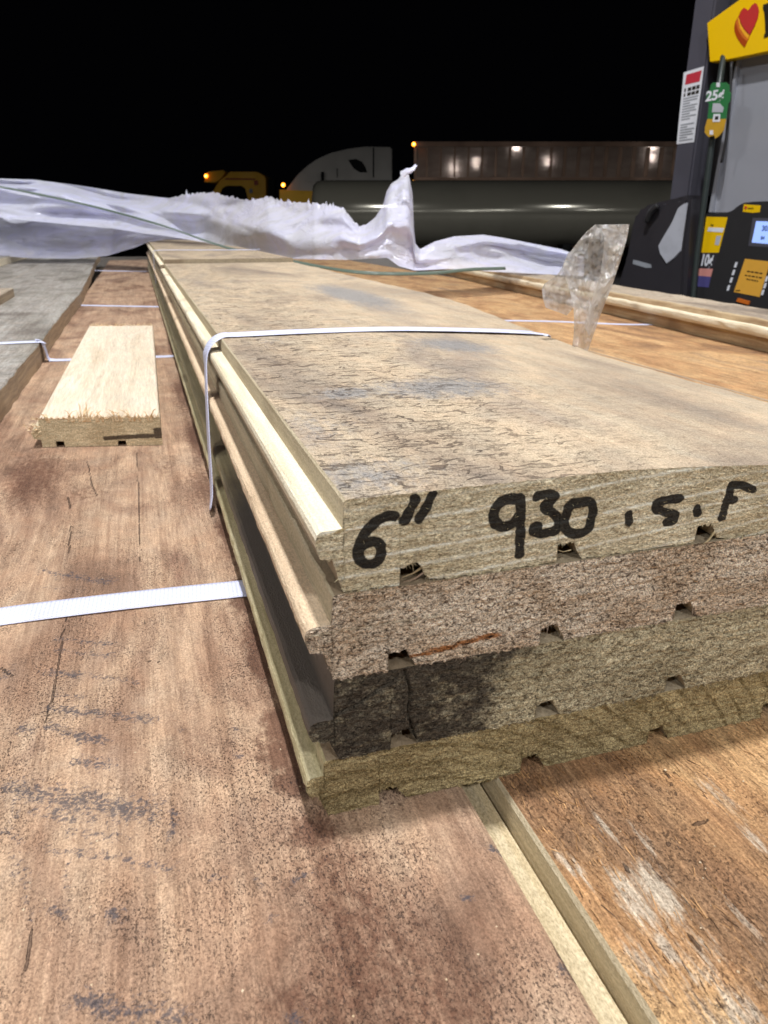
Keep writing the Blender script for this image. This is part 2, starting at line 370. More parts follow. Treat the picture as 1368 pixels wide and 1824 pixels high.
# ---- materials
M_b1top = mat_top('weathered_tan_face', [(136, 122, 108), (172, 154, 131), (194, 174, 146), (157, 142, 126)], 1, 0.2, 0.3, 1.0, (0.045, 0.17, 0.1), streak=0.22, grey=(138, 136, 134), bumpd=0.0006)
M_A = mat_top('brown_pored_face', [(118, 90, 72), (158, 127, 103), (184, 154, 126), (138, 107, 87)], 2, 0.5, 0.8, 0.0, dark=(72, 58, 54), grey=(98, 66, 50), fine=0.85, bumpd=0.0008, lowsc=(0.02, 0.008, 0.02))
M_B = mat_top('orange_brown_fibrous_face', [(146, 112, 82), (184, 141, 98), (206, 166, 118), (166, 136, 108)], 3, 0.8, 0.7, 0.0, dark=(66, 46, 32), grey=(200, 184, 162), fine=0.7, bumpd=0.0009, shred=0.8, lowsc=(0.02, 0.008, 0.02))
M_grey = mat_top('silver_grey_face', [(112, 106, 98), (142, 136, 126), (162, 156, 147), (124, 117, 108)], 4, 0.7, 0.4, 0.6, (0.03, 0.05, 0.05), grey=(110, 102, 94), bumpd=0.0005)
M_off = mat_top('pale_planed_face', [(190, 173, 148), (206, 190, 166), (213, 198, 175), (182, 164, 140)], 5, 0.5, 0.05, 0.0, grey=(180, 160, 136), streak=0.25, bumpd=0.00012, lowsc=(0.05, 0.004, 0.05))
M_Ctop = mat_top('grey_tan_face', [(128, 116, 102), (168, 152, 132), (186, 170, 148), (150, 134, 116)], 6, 0.5, 0.4, 0.5, (0.03, 0.07, 0.05), bumpd=0.0006)
M_e1 = mat_end('sawn_end_straw', (192, 179, 148), (214, 203, 174), 1, 0.4, 0.75, kerf=(250, 244, 226), third=(166, 148, 112))
M_e2 = mat_end('sawn_end_pink_grey', (206, 182, 154), (234, 216, 192), 2, 0.95, 1.0, 0.0012, third=(176, 112, 56), stretch=1.3)
M_e3 = mat_end('sawn_end_grey_olive', (172, 160, 130), (202, 190, 158), 3, 0.8, 0.9, 0.0009, third=(136, 122, 92), ink=(54, 46, 42), stretch=1.2)
M_e4 = mat_end('sawn_end_olive', (152, 134, 96), (182, 164, 122), 4, 0.5, 0.85, 0.0008, stretch=1.0, third=(112, 94, 58))
M_eo = mat_end('sawn_end_tan', (194, 176, 142), (214, 198, 164), 5, 0.3, 0.5, 0.0003, stretch=1.0, ink=(66, 54, 46))
M_cream = mat_milled('milled_cream', (236, 226, 200), (222, 206, 174), 1)
M_tan = mat_milled('milled_tan', (204, 190, 160), (184, 168, 138), 2)
M_pink = mat_milled('milled_pinkish', (222, 198, 166), (206, 180, 148), 3)
M_drab = mat_milled('milled_drab', (176, 160, 132), (156, 142, 118), 4)
M_blk = mat_milled('milled_black_stained', (170, 158, 124), (150, 138, 106), 5, 170)
M_olive = mat_milled('milled_olive', (204, 192, 154), (176, 164, 124), 6)
M_bleach = mat_milled('milled_weathered', (180, 158, 130), (148, 130, 110), 7)

# ---- profile of the four bundled boards, measured at the sawn ends
RX = 222.0
def worn(V):
    V = V.copy(); x, y, z = V[:, 0], V[:, 1], V[:, 2]
    k = 1 - sst(y, 300, 580)
    d = 10.5 * np.clip((x - 98) / 124.0, 0, 1) ** 1.35
    V[:, 2] = z - d * k * sst(z, 62, 76)
    V[:, 0] = x + (x > 200) * 1.5 * (fbm(y * 0.03, y * 0, 5, 4) - 0.5) * 4
    return V
def grooves(zb, x0, dep=4.4, w=5.2):
    pts = []
    for k in range(5):
        a = x0 + 38.2 * k
        if a + w + 3 > RX: break
        pts += [(a, zb), (a + 0.2, zb + dep), (a + w - 0.8, zb + dep + 0.3), (a + w + 1.6, zb + 0.4), (a + w + 4, zb)]
    return pts
def tgs(xt, xa, xb, zt, ztg, zb1, zb):
    """tongue tip x, upper arris x, lower inset x, top z, tongue top z, tongue bottom z, bottom z"""
    top = [(xt, ztg - 1.9), (xt + 0.4, ztg - 0.8), (xt + 1.3, ztg - 0.15), (xa - 0.35, ztg), (xa, zt - 0.5), (xa + 0.5, zt), (RX - 1.5, zt), (RX, zt - 1.5)]
    bot = [(xt, ztg - 3.6), (xt + 0.8, zb1 + 0.2), (xb - 2.2, zb1 - 0.3), (xb, zb)] + grooves(zb, xb + 12.6) + [(RX, zb)]
    return top, bot
def zn(tongue, wall, face, under, bot):
    return {'t': [tongue, tongue, tongue, wall, wall, face, face], 'r': wall, 'l': tongue, 'b': [under, under, under] + [under] * (len(bot) - 4)}

# ink strokes on the sawn end of the top board (x, z in mm)
INK = [[(45.4, 75.2), (43.4, 75.3), (41, 74.3), (38.9, 72.3), (37.7, 69.6), (37.4, 67), (38.4, 65.4), (40.4, 64.9), (42.0, 65.8), (42.6, 68), (41.8, 69.8), (40, 70.2), (38.2, 69.4)],
       [(49.8, 78.6), (48.8, 76.2), (47.6, 74.1)], [(53.8, 79.3), (52.4, 76.4), (50.8, 74.0)],
       [(74.4, 75.8), (72, 76.3), (69.9, 75.9), (68.4, 74.2), (68.2, 72.2), (69.4, 70.5), (71.2, 69.8), (73.2, 70.3), (74.4, 72)], [(74.6, 76), (75.2, 69), (75.4, 62.4)],
       [(78.6, 76.2), (81, 76.3), (82.9, 75.6), (81.8, 74.4), (80.8, 73.3), (82.6, 71.8), (84.4, 70.0), (84.4, 67.8), (82.5, 67.0), (80, 67.0), (78.3, 67.9), (79.2, 69)],
       [(86.7, 72.4), (87.6, 73.4), (90, 73.5), (92.6, 73.1), (93.4, 70.5), (92.6, 66.7), (90.4, 65.8), (87.6, 66.3), (86.3, 68.5), (86.7, 72.4)],
       [(103.2, 68.8), (103.5, 67.3)],
       [(116.8, 72.1), (113.5, 72.0), (110.7, 71.3), (110.4, 69.9), (113, 68.7), (115.8, 67.8), (116.1, 66.4), (114.1, 65.8)],
       [(122.3, 68.7), (122.7, 67.5)],
       [(138.2, 73.6), (134.5, 74.9), (131.6, 74.9)], [(131.6, 75), (131.0, 70), (130.2, 65.1)], [(130.6, 70.6), (133.0, 70.5)]]
def paint_e1(x, z):
    d = np.full(x.shape, 1e9)
    jx = (fbm(x * 0.5, z * 0.5, 71, 3) - 0.5) * 0.8; jz = (fbm(x * 0.5, z * 0.5, 75, 3) - 0.5) * 0.8
    for s in INK: d = np.minimum(d, seg_dist(x + jx, z + jz, smooth(s)))
    ink = np.clip(0.5 + (1.22 - d) / 1.1, 0, 1)
    w = z - 0.00055 * np.clip(x - 30, 0, 300) ** 2 - 0.02 * (x - 30)
    k = np.zeros(x.shape)
    for w0, am in ((73.4, 1.0), (66.3, 1.0), (69.6, .35), (62.6, .7), (58.6, .8), (54.0, .6), (50.2, .9), (46.0, .6), (77.5, .3)):
        k = np.maximum(k, am * np.exp(-((w - w0 + 0.5 * (fbm(x * 0.06, z * 0, 3) - .5)) / 0.28) ** 2))
    return np.stack([ink, k, np.maximum(0.55 * sst(z, 77.2, 79.5) * fbm(x * .2, z * .3, 8), 0.42 * sst(np.sin(w * 1.75 + 1.2 * fbm(x * .05, z * .1, 6)), .2, .95))], -1)
def paint_b1(V):
    x, y = V[:, 0], V[:, 1]
    g = np.zeros(len(V))
    for (u, v), rx, ry, am in (((625, 525), 24, 130, .9), ((560, 515), 12, 60, .5), ((810, 606), 26, 30, .8), ((780, 690), 34, 22, .75), ((860, 690), 26, 14, .5),
                               ((650, 845), 22, 18, .6), ((560, 760), 20, 34, .45), ((700, 600), 30, 30, .3), ((620, 700), 14, 12, .75), ((470, 600), 12, 60, .45)):
        p = onz(u, v, 80)
        g = np.maximum(g, am * np.exp(-((x - p[0]) / rx) ** 2 - ((y - p[1]) / ry) ** 2))
    smooth_right = sst(x + 0.10 * (300 - y) * (y < 300), 78, 150)
    return np.stack([0.25 * g * 0, g, smooth_right], -1)
def dig1(X, Z):
    return 0.0
t1, b1 = tgs(28.4, 34.5, 34.0, 80.0, 73.7, 67.3, 59.3)
o1 = board('floorboard', 'top board of the strapped bundle with black handwriting on its sawn end', t1, b1, 138.0, 1163, [M_b1top, M_cream, M_tan, M_drab, M_e1], zn(1, 2, 0, 3, b1),
           (1.2, 0.007), 1.1, worn, paint_b1, dict(mat=4, paint=paint_e1, seed=1, amp=0.7, rag=0.8), 3, 'boards strapped in the bundle')
t2, b2 = tgs(25.4, 31.5, 31.2, 58.9, 52.0, 45.6, 38.2)
def paint_e2(x, z):
    B = np.zeros(x.shape)
    for cx, cz, rx, rz in ((58, 41.3, 5, .9), (63.5, 42.0, 4, .8), (68.5, 42.6, 3.6, .9), (52, 40.6, 5, .5)): B = np.maximum(B, np.exp(-((x - cx) / rx) ** 2 - ((z - cz) / rz) ** 2))
    K = 0.5 * np.exp(-((z - 50.2) / 0.2) ** 2) * (x < 60)
    D = 0.75 * np.exp(-((x - 63) / 2.2) ** 2 - ((z - 41.6) / .5) ** 2) + 0.7 * np.exp(-((x - 69) / 2.0) ** 2 - ((z - 42.4) / .5) ** 2)
    return np.stack([D, K, B], -1)
def chipped(seed):
    def w(V):
        V = V.copy(); x, y, z = V[:, 0], V[:, 1], V[:, 2]; k = (x < 36)
        V[:, 0] = x + k * (0.7 * (fbm(y * .12, z * .4, seed, 4) - .5) + 1.0 * np.clip(fbm(y * .25, z * .2, seed + 7, 3) - .68, 0, 1) * 4)
        V[:, 2] = z + k * 0.35 * (fbm(y * .2, x * .4, seed + 3, 3) - .5)
        return V
    return w
o2 = board('floorboard', 'second board from the top, rough pinkish grey end with orange gouges', t2, b2, 137.6, 2600, [M_drab, M_pink, M_tan, M_drab, M_e2], zn(1, 2, 0, 3, b2),
           (1.5, 0.012), 6, chipped(20), None, dict(mat=4, paint=paint_e2, seed=2, amp=1.5, rag=0.7), 3, 'boards strapped in the bundle')
t3, b3 = tgs(25.2, 31.3, 32.0, 38.0, 27.5, 22.2, 16.2)
def paint_e3(x, z):
    b = sst(76 + 26 * (fbm(x * .09, z * .1, 4, 5) - .5) - x + (z - 26) * 0.6, -14, 16) * (0.42 + .5 * fbm(x * .25, z * .3, 14, 4))
    ck = np.minimum(seg_dist(x, z, [(48, 37), (49.5, 31), (49, 25), (51, 17)]), seg_dist(x, z, [(30, 28), (37, 30.5), (46, 35.5)]))
    ck = np.minimum(ck, seg_dist(x, z, [(33, 16.5), (38, 20), (43, 25)]))
    return np.stack([np.clip(b + .5 * np.exp(-(ck / .35) ** 2), 0, 1), 0 * x, .45 * sst(np.sin(np.hypot(x - 170, z + 30) * .9 + 2 * fbm(x * .05, z * .1, 3)), .2, .95)], -1)
def dig3(X, Z):
    ck = np.minimum(seg_dist(X, Z, [(48, 37), (49.5, 31), (49, 25), (51, 17)]), seg_dist(X, Z, [(30, 28), (37, 30.5), (46, 35.5)]))
    return 1.3 * np.exp(-(ck / .3) ** 2)
o3 = board('floorboard', 'third board from the top, sawn end stained black on its left half', t3, b3, 137.7, 2600, [M_drab, M_blk, M_blk, M_drab, M_e3], zn(1, 2, 0, 3, b3),
           (1.5, 0.012), 6, chipped(25), None, dict(mat=4, paint=paint_e3, seed=3, amp=1.1, rag=0.6, dig=dig3), 3, 'boards strapped in the bundle')
t4, b4 = tgs(24.1, 28.6, 29.2, 16.0, 12.0, 6.6, 0.15)
o4 = board('floorboard', 'bottom board of the bundle with fuzzy olive end resting on the brown board', t4, b4, 138.0, 2600, [M_drab, M_olive, M_olive, M_drab, M_e4], zn(1, 2, 0, 3, b4),
           (1.5, 0.012), 6, chipped(30), None, dict(mat=4, seed=4, amp=1.3, rag=0.9, paint=lambda x, z: np.stack([0 * x, 0 * x, 0.5 * sst(np.sin(np.hypot(x - 40, z + 70) * 1.25 + 2 * fbm(x * .06, z * .1, 3)), .1, .95)], -1)), 3, 'boards strapped in the bundle')
def fuzz(o, top, bot, y0, mat, n_edge, n_face, seed, L=(0.6, 2.4)):
    rng = np.random.default_rng(seed); P = []; D = []; Ls = []; Ws = []
    bx = np.array([p[0] for p in bot]) + np.arange(len(bot)) * 1e-4; bz = np.array([p[1] for p in bot])
    tx = np.array([p[0] for p in top]) + np.arange(len(top)) * 1e-4; tz = np.array([p[1] for p in top])
    for _ in range(n_edge):
        x = rng.uniform(bx[0] + .5, 205); z = np.interp(x, bx, bz)
        P.append((x, y0 - rng.uniform(-.3, .2), z + rng.uniform(-.05, .35))); D.append((rng.normal() * .7, -rng.uniform(.1, .6), -rng.uniform(0.1, .9)))
        Ls.append(rng.uniform(*L) * (1.8 if rng.random() < .06 else .6)); Ws.append(rng.uniform(.08, .25))
    for _ in range(n_face):
        x = rng.uniform(bx[0] + .5, 205); a = np.interp(x, bx, bz); b = np.interp(x, tx, tz)
        P.append((x, y0 - 0.05, rng.uniform(a + .1, b - .1))); D.append((rng.normal() * .8, -rng.uniform(.3, 1), -rng.uniform(-.5, .9)))
        Ls.append(rng.uniform(.3, 1.1)); Ws.append(rng.uniform(.06, .16))
    V, F = blades(np.array(P), np.array(D), Ls, Ws, seed)
    f = mesh_obj('wood_fibres', V, F, mat, o['_og'], None)
    f.parent = o; f.location = (0, 0, 0); f['kind'] = 'stuff'
M_fib1 = mat_milled('pale_fibre', (206, 194, 156), (180, 166, 128), 8); M_fib2 = mat_milled('grey_fibre', (176, 156, 136), (140, 120, 104), 9)
M_fib4 = mat_milled('olive_fibre', (156, 140, 98), (128, 112, 74), 10); M_fib3 = mat_milled('drab_fibre', (150, 138, 112), (92, 82, 70), 11)
fuzz(o1, t1, b1, 138.0, M_fib1, 420, 500, 1); fuzz(o2, t2, b2, 137.6, M_fib2, 300, 700, 2)
fuzz(o3, t3, b3, 137.7, M_fib3, 320, 600, 3); fuzz(o4, t4, b4, 138.0, M_fib4, 500, 2200, 4)
# long loose splinters on the sawn end
def splinter(parent, pts, w, mat):
    P = [np.array(p, float) for p in pts]; V = []; F = []
    for i, p in enumerate(P):
        k = (1 - i / (len(P) - 1) * .8) * w / 2
        V += [p + (-k, 0, -k * .5), p + (k, 0, -k * .5), p + (0, -k * .4, k * .8)]
    for i in range(len(P) - 1):
        for a in range(3): F.append([3 * i + a, 3 * i + (a + 1) % 3, 3 * i + 3 + (a + 1) % 3, 3 * i + 3 + a])
    F += [[0, 2, 1], [len(V) - 3, len(V) - 2, len(V) - 1]]
    s = mesh_obj('splinter', np.array(V), F, mat, parent['_og'], None); s.parent = parent; s.location = (0, 0, 0); return s
for pts, w, m in (([(52.5, 138.6, 62.6), (49.5, 137.6, 61.6), (46.9, 137.0, 61.3)], 1.0, M_fib1), ([(53, 138.6, 61.4), (49.8, 137.4, 60.3), (47.2, 137.2, 60.0)], .8, M_fib2),
                  ([(128.5, 138, 61.3), (126, 136.6, 60.0), (124.2, 136.2, 59.4)], 1.2, M_fib1), ([(88.5, 138, 61.8), (86, 137, 62.1), (84.4, 137, 62.8)], .5, M_fib1),
                  ([(32.6, 137.6, 73.4), (35.2, 137, 74.4), (36.6, 137.0, 74.0)], .8, M_fib1), ([(33.8, 137.6, 72.9), (36.2, 137, 73.8), (36.4, 136.8, 75.2)], .5, M_cream),
                  ([(97.5, 137.4, 59.3), (95.5, 136.4, 58.9), (94.6, 136.0, 58.2)], .5, M_fib1)):
    splinter(o1, pts, w, m)
for pts, w, m in (([(119, 137, 4.4), (116.6, 136.6, 4.6), (114.6, 136.4, 4.9)], .8, M_fib4), ([(103, 137, 17.6), (104.6, 136, 15.2), (105.6, 135.6, 14.2)], .35, M_fib1)):
    splinter(o4, pts, w, m)
# the run of boards beyond the first one on top of the bundle
t5, b5 = tgs(28.4, 34.5, 34.0, 85.5, 78.5, 72.0, 66.0)
o5 = board('floorboard', 'far board on the bundle, butted end to end behind the handwritten one', t5, b5, 1168, 2700, [M_b1top, M_cream, M_tan, M_drab, M_drab], zn(1, 2, 0, 3, b5), (10, 0.03), 8, None, None, None, 4, 'boards strapped in the bundle')

# ---- lower layer: brown board with stains
def strokes_paint(V, lines, blobs, cracks, zsurf=0.0):
    x, y = V[:, 0], V[:, 1]; r = np.zeros(len(V)); g = np.zeros(len(V)); b = np.zeros(len(V))
    for pts, w, am in lines:
        q = [tuple(onz(u, v, zsurf)[:2]) for u, v in pts]
        d = seg_dist(x + 3 * (fbm(x * .08, y * .08, 41, 3) - .5), y + 5 * (fbm(x * .10, y * .05, 43, 4) - .5), q); r = np.maximum(r, am * np.exp(-(d / (w * 1.5)) ** 1.4))
    for (u, v), rx, ry, am in blobs:
        p = onz(u, v, zsurf); g = np.maximum(g, am * np.exp(-((x - p[0]) / rx) ** 2 - ((y - p[1]) / ry) ** 2))
    for pts, w in cracks:
        q = [tuple(onz(u, v, zsurf)[:2]) for u, v in pts]
        d = seg_dist(x + 1.2 * (fbm(x * .2, y * .2, 9, 3) - .5), y, q); b = np.maximum(b, np.clip(1.0 - d / (1.6 * w + .12), 0, 1))
    return np.stack([r, g, b], -1)
LA = [([(78, 1019), (196, 1036)], 2.4, .75), ([(70, 1045), (150, 1050)], 1.6, .5), ([(98, 1142), (196, 1146)], 1.5, .6), ([(98, 1163), (192, 1167)], 1.5, .65), ([(82, 1195), (135, 1204)], 1.3, .8),
      ([(155, 1204), (245, 1216)], 1.3, .6), ([(94, 1236), (147, 1245)], 1.3, .65), ([(90, 1265), (266, 1281)], 1.7, .85), ([(90, 1298), (184, 1318)], 1.7, .85), ([(135, 1351), (196, 1367)], 1.5, .7),
      ([(15, 1402), (130, 1424), (256, 1447)], 3.4, .85), ([(60, 1440), (170, 1455)], 2.0, .6), ([(123, 1478), (230, 1493)], 1.3, .6), ([(77, 1508), (190, 1525), (307, 1544)], 1.1, .75),
      ([(126, 1540), (122, 1600)], 1.0, .55), ([(105, 1610), (114, 1624)], 1.4, .95), ([(200, 1630), (205, 1640)], 1.3, .9), ([(143, 1790), (245, 1805), (330, 1815)], 2.0, .75), ([(525, 1568), (540, 1562)], 1.6, .65),
      ([(386, 1560), (402, 1561)], 1.0, .7), ([(882, 1518), (897, 1522)], .9, .95), ([(990, 1716), (1000, 1728)], 1.0, 1.0), ([(830, 1606), (845, 1602)], .5, 1.0), ([(520, 1815), (530, 1824)], 1.2, .9), ([(30, 1180), (8, 1205)], 1.4, .6),
      ([(40, 1300), (60, 1306)], 1.2, .8), ([(0, 1480), (30, 1492)], 1.2, .7), ([(415, 1300), (420, 1302)], .8, .9), ([(318, 1300), (322, 1302)], .8, .9), ([(428, 1347), (432, 1348)], .8, .9), ([(305, 1490), (310, 1460), (306, 1440)], .7, .7),
      ([(20, 1430), (28, 1560), (60, 1640)], 1.2, .5), ([(455, 1560), (475, 1600), (480, 1640)], .8, .5), ([(250, 935), (300, 945)], 1.5, .45), ([(255, 800), (150, 830)], 2.0, .35)]
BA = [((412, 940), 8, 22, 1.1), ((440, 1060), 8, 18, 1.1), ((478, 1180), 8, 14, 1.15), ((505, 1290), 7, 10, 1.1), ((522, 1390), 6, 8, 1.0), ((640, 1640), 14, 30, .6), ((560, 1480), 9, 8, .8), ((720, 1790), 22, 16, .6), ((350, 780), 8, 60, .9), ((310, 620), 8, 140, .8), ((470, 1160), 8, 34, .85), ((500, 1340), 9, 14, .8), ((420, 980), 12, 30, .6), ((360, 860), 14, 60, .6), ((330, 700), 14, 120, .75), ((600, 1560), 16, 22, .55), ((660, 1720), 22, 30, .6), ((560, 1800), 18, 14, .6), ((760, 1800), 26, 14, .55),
      ((60, 850), 22, 70, .7), ((150, 880), 18, 40, .45), ((300, 830), 14, 50, .45), ((130, 700), 14, 90, .6), ((820, 1500), 10, 12, .35), ((200, 560), 60, 200, .35), ((20, 980), 12, 30, .4), ((700, 1520), 18, 9, .4)]
KA = [([(243, 797), (247, 880), (250, 1000)], .30), ([(155, 822), (163, 862), (172, 884)], .4), ([(128, 935), (122, 985)], .35), ([(117, 1100), (104, 1180), (84, 1290)], .32), ([(52, 1635), (50, 1690), (42, 1760)], .28), ([(120, 885), (126, 905)], .6),
      ([(1, 1190), (22, 1204)], .5), ([(968, 1630), (990, 1680), (1025, 1745)], .25), ([(290, 1180), (262, 1178)], .2), ([(335, 1365), (310, 1370)], .2)]
tA = [(-112, -1.5), (-110.8, 0), (62.6, 0), (63.9, -.9), (64.3, -6.6), (72.0, -7.2), (72.8, -9)]
bA = [(-112, -18), (72.8, -18)]
zA = {'t': [0, 0, 0, 2, 1, 1], 'r': 2, 'l': 2, 'b': [3]}
M_strip = mat_milled('tongue_beige', (208, 192, 158), (190, 172, 136), 18, speck=0.85)
oA = board('floorboard', 'wide brown board with blue-black stain streaks along the left of the bundle', tA, bA, -60.0, 3300, [M_A, M_strip, M_tan, M_drab], zA, (0.75, 0.0062), 0.75, None,
           lambda V: strokes_paint(V, LA, BA, KA), None, 2, 'boards of the lower layer')
LB = [([(1060, 1360), (1130, 1345)], 2.0, .25), ([(1350, 700), (1290, 690)], 6, .2)]
BB = [((1130, 1605), 3.2, 9, 1.0), ((1175, 1590), 4.2, 9, .95), ((1240, 1700), 7, 12, .5), ((1300, 1790), 9, 7, .55), ((1150, 1720), 4, 8, .5), ((1280, 1420), 4, 12, .45), ((1190, 1690), 1.4, 5, .9), ((1075, 1470), 1.6, 6, .7), ((1000, 1530), 1.4, 5, .7), ((1250, 1740), 5, 4, .6), ((1340, 1490), 2, 8, .6), ((1150, 1500), 2, 5, .5), ((1040, 1560), 1.2, 8, .5), ((1310, 1620), 1.4, 8, .55)]
KB = [([(1205, 1375), (1190, 1385)], .2), ([(1180, 1368), (1207, 1416)], .22), ([(1220, 1650), (1245, 1690)], .3), ([(1236, 1472), (1262, 1458)], .5), ([(1100, 1530), (1150, 1580)], .2), ([(1180, 1480), (1200, 1520)], .2), ([(1250, 1560), (1290, 1600)], .2)]
tB = [(73.0, -9), (73.05, -1.2), (73.8, 0), (270, 0), (271, -2)]
bB = [(73.0, -19), (271, -19)]
zB = {'t': [1, 1, 0, 1], 'r': 1, 'l': 1, 'b': [3]}
oB = board('floorboard', 'orange brown splintery board right of the cream tongue, under the bundle', tB, bB, -60.0, 3300, [M_B, M_tan, M_tan, M_drab], zB, (1.1, 0.009), 1.1, None,
           lambda V: strokes_paint(V, LB, BB, KB), None, 2, 'boards of the lower layer')
def surface_fibres(o, n, x0, x1, y0, y1, z, mat, L, Wd, ang, seed, lift=.12):
    rng = np.random.default_rng(seed); X = rng.uniform(x0, x1, n); Y = y0 + (y1 - y0) * rng.random(n) ** 1.6
    keep = fbm(X * .06, Y * .03, seed, 3) > rng.uniform(.3, .62, n); X, Y = X[keep], Y[keep]; k = len(X)
    P = np.stack([X, Y, np.full(k, z)], -1); A = rng.normal(0, ang, k)
    D = np.stack([np.sin(A), np.cos(A) * rng.choice([-1, 1], k), rng.uniform(0.0, lift, k)], -1)
    V, F = blades(P, D, rng.uniform(*L, k) * (.4 + rng.random(k)), rng.uniform(*Wd, k), seed); V[:, 2] = np.maximum(V[:, 2], z - .1)
    f = mesh_obj('wood_fibres', V, F, mat, o['_og'], None); f.parent = o; f.location = (0, 0, 0); f['kind'] = 'stuff'
M_fB1 = mat_milled('tan_fibre', (196, 152, 104), (160, 118, 78), 15); M_fB2 = mat_milled('dark_fibre', (96, 70, 50), (70, 50, 38), 16)
surface_fibres(oB, 3600, 74.5, 175, 46, 260, 0.05, M_fB1, (1.5, 5), (.15, .42), .22, 3)
surface_fibres(oB, 2200, 74.5, 175, 46, 260, 0.02, M_fB2, (1, 4), (.12, .35), .25, 4, .03)
M_fA = mat_milled('brown_fibre', (176, 138, 112), (140, 106, 84), 17)
surface_fibres(oA, 2600, -60, 62, 50, 240, 0.03, M_fA, (.5, 1.8), (.1, .26), .5, 5, .2)
def plain_board(label, x0, x1, z0, z1, y0, y1, face, edge, group, rz=0.0, warp=None, tongue=True, name='floorboard', ystep=(8, 0.03), paint=None, cat='floorboard'):
    h = z1 - z0
    if tongue:
        top = [(x0 - 4, z0 + h * .45), (x0 - 3.2, z0 + h * .6), (x0 - 2, z0 + h * .66), (x0, z0 + h * .66), (x0 + .1, z1 - .8), (x0 + .9, z1), (x1 - 1, z1), (x1, z1 - 1)]
        bot = [(x0 - 4, z0 + h * .4), (x0 - 3, z0 + h * .32), (x0, z0 + h * .3), (x0 + 1, z0), (x1, z0)]
    else:
        top = [(x0, z1 - 1), (x0 + .5, z1 - .3), (x0 + 1, z1 - .1), (x0 + 1.2, z1 - .05), (x0 + 1.5, z1), (x0 + 2, z1), (x1 - 1, z1), (x1, z1 - 1)]
        bot = [(x0, z0), (x0 + 1, z0), (x0 + 2, z0), (x0 + 3, z0), (x1, z0)]
    z = {'t': [1, 1, 1, 1, 1, 0, 0], 'r': 1, 'l': 1, 'b': [2] * 4}
    return board(name, label, top, bot, y0, y1, [face, edge, M_drab], z, ystep, 6, warp, paint, None, 1, group, rz, cat)
plain_board('orange brown board between the bundle and the raised boards, hidden strip beside it', 274, 470, -19, 0, -60, 3300, M_B, M_bleach, 'boards of the lower layer', tongue=False)
plain_board('wide orange brown board crossed by a thin white strap, beside the raised right boards', 472, 800, -19, 0, -60, 3300, M_B, M_bleach, 'boards of the lower layer', tongue=False)
# grey weathered board lying on the lower layer at the left
def gwarp(V):
    V = V.copy(); y = V[:, 1]; V[:, 0] += -38 * sst(y, 1300, 3300) + 3 * (fbm(y * .006, y * 0, 3, 3) - .5) * 2
    V[:, 0] += (V[:, 0] > -125) * 3.0 * (fbm(y * .05, y * 0, 13, 4) - .5); return V
BG = [((60, 590), 40, 60, .6), ((20, 560), 60, 40, .7), ((130, 540), 40, 60, .3), ((40, 690), 30, 60, .4)]
plain_board('silver grey board with a white strap over its edge, left of the brown board', -262, -105.5, 0.2, 20.2, 150, 3300, M_grey, M_bleach, 'grey boards at the left', warp=gwarp, tongue=False, ystep=(2.5, .012),
            paint=lambda V: strokes_paint(V, [], BG, [([(20, 578), (120, 572)], .8)], 20.0))
plain_board('outer grey board at the left edge of the picture, beside the strapped one', -430, -266, 0.2, 20.0, 150, 3300, M_grey, M_bleach, 'grey boards at the left', tongue=False)
plain_board('far grey board with a pale edge lying on the left boards under the film', -560, -380, 20.4, 42, 1500, 3300, M_grey, M_cream, 'grey boards at the left', tongue=False)
p = onz(0, 545, 20.2)
plain_board('short orange ended stick on the grey boards at the far left edge', p[0] - 40, p[0] - 1, 20.4, 34, p[1], p[1] + 160, M_Ctop, M_bleach, None, tongue=False, name='wood_offcut', cat='offcut')
# raised board at the right: thick, tongue towards us
def cw(V):
    V = V.copy(); y = V[:, 1].copy(); x = V[:, 0]; k = (x < 655)
    V[:, 0] += 0.12 * (y - 660) + 2 * (fbm(y * .02, y * 0, 8, 3) - .5) + k * 2.2 * (fbm(y * .04, V[:, 2] * .15, 12, 4) - .5)
    V[:, 2] += (V[:, 2] > 25) * 2.5 * (fbm(y * .03, x * .06, 15, 4) - .5); return V
topC = [(643.5, 22), (643.8, 24.5), (645, 26.5), (649, 27.5), (650.5, 33.2), (652.5, 34.6), (727, 34), (729, 32)]
botC = [(643.5, 20), (645, 16.5), (651.5, 14.5), (652, .3), (729, .3)]
M_Cb = mat_milled('right_board_tan', (196, 174, 138), (168, 140, 106), 19, yl=(.12, .006))
board('floorboard', 'raised thick board at the right with cracked grey top and pale tongue', topC, botC, 330, 2700, [M_Ctop, M_cream, M_Cb, M_bleach],
      {'t': [1, 1, 1, 2, 2, 0, 0], 'r': 2, 'l': 1, 'b': [1, 3, 2, 2]}, (3, .014), 3, cw, None, None, 2)
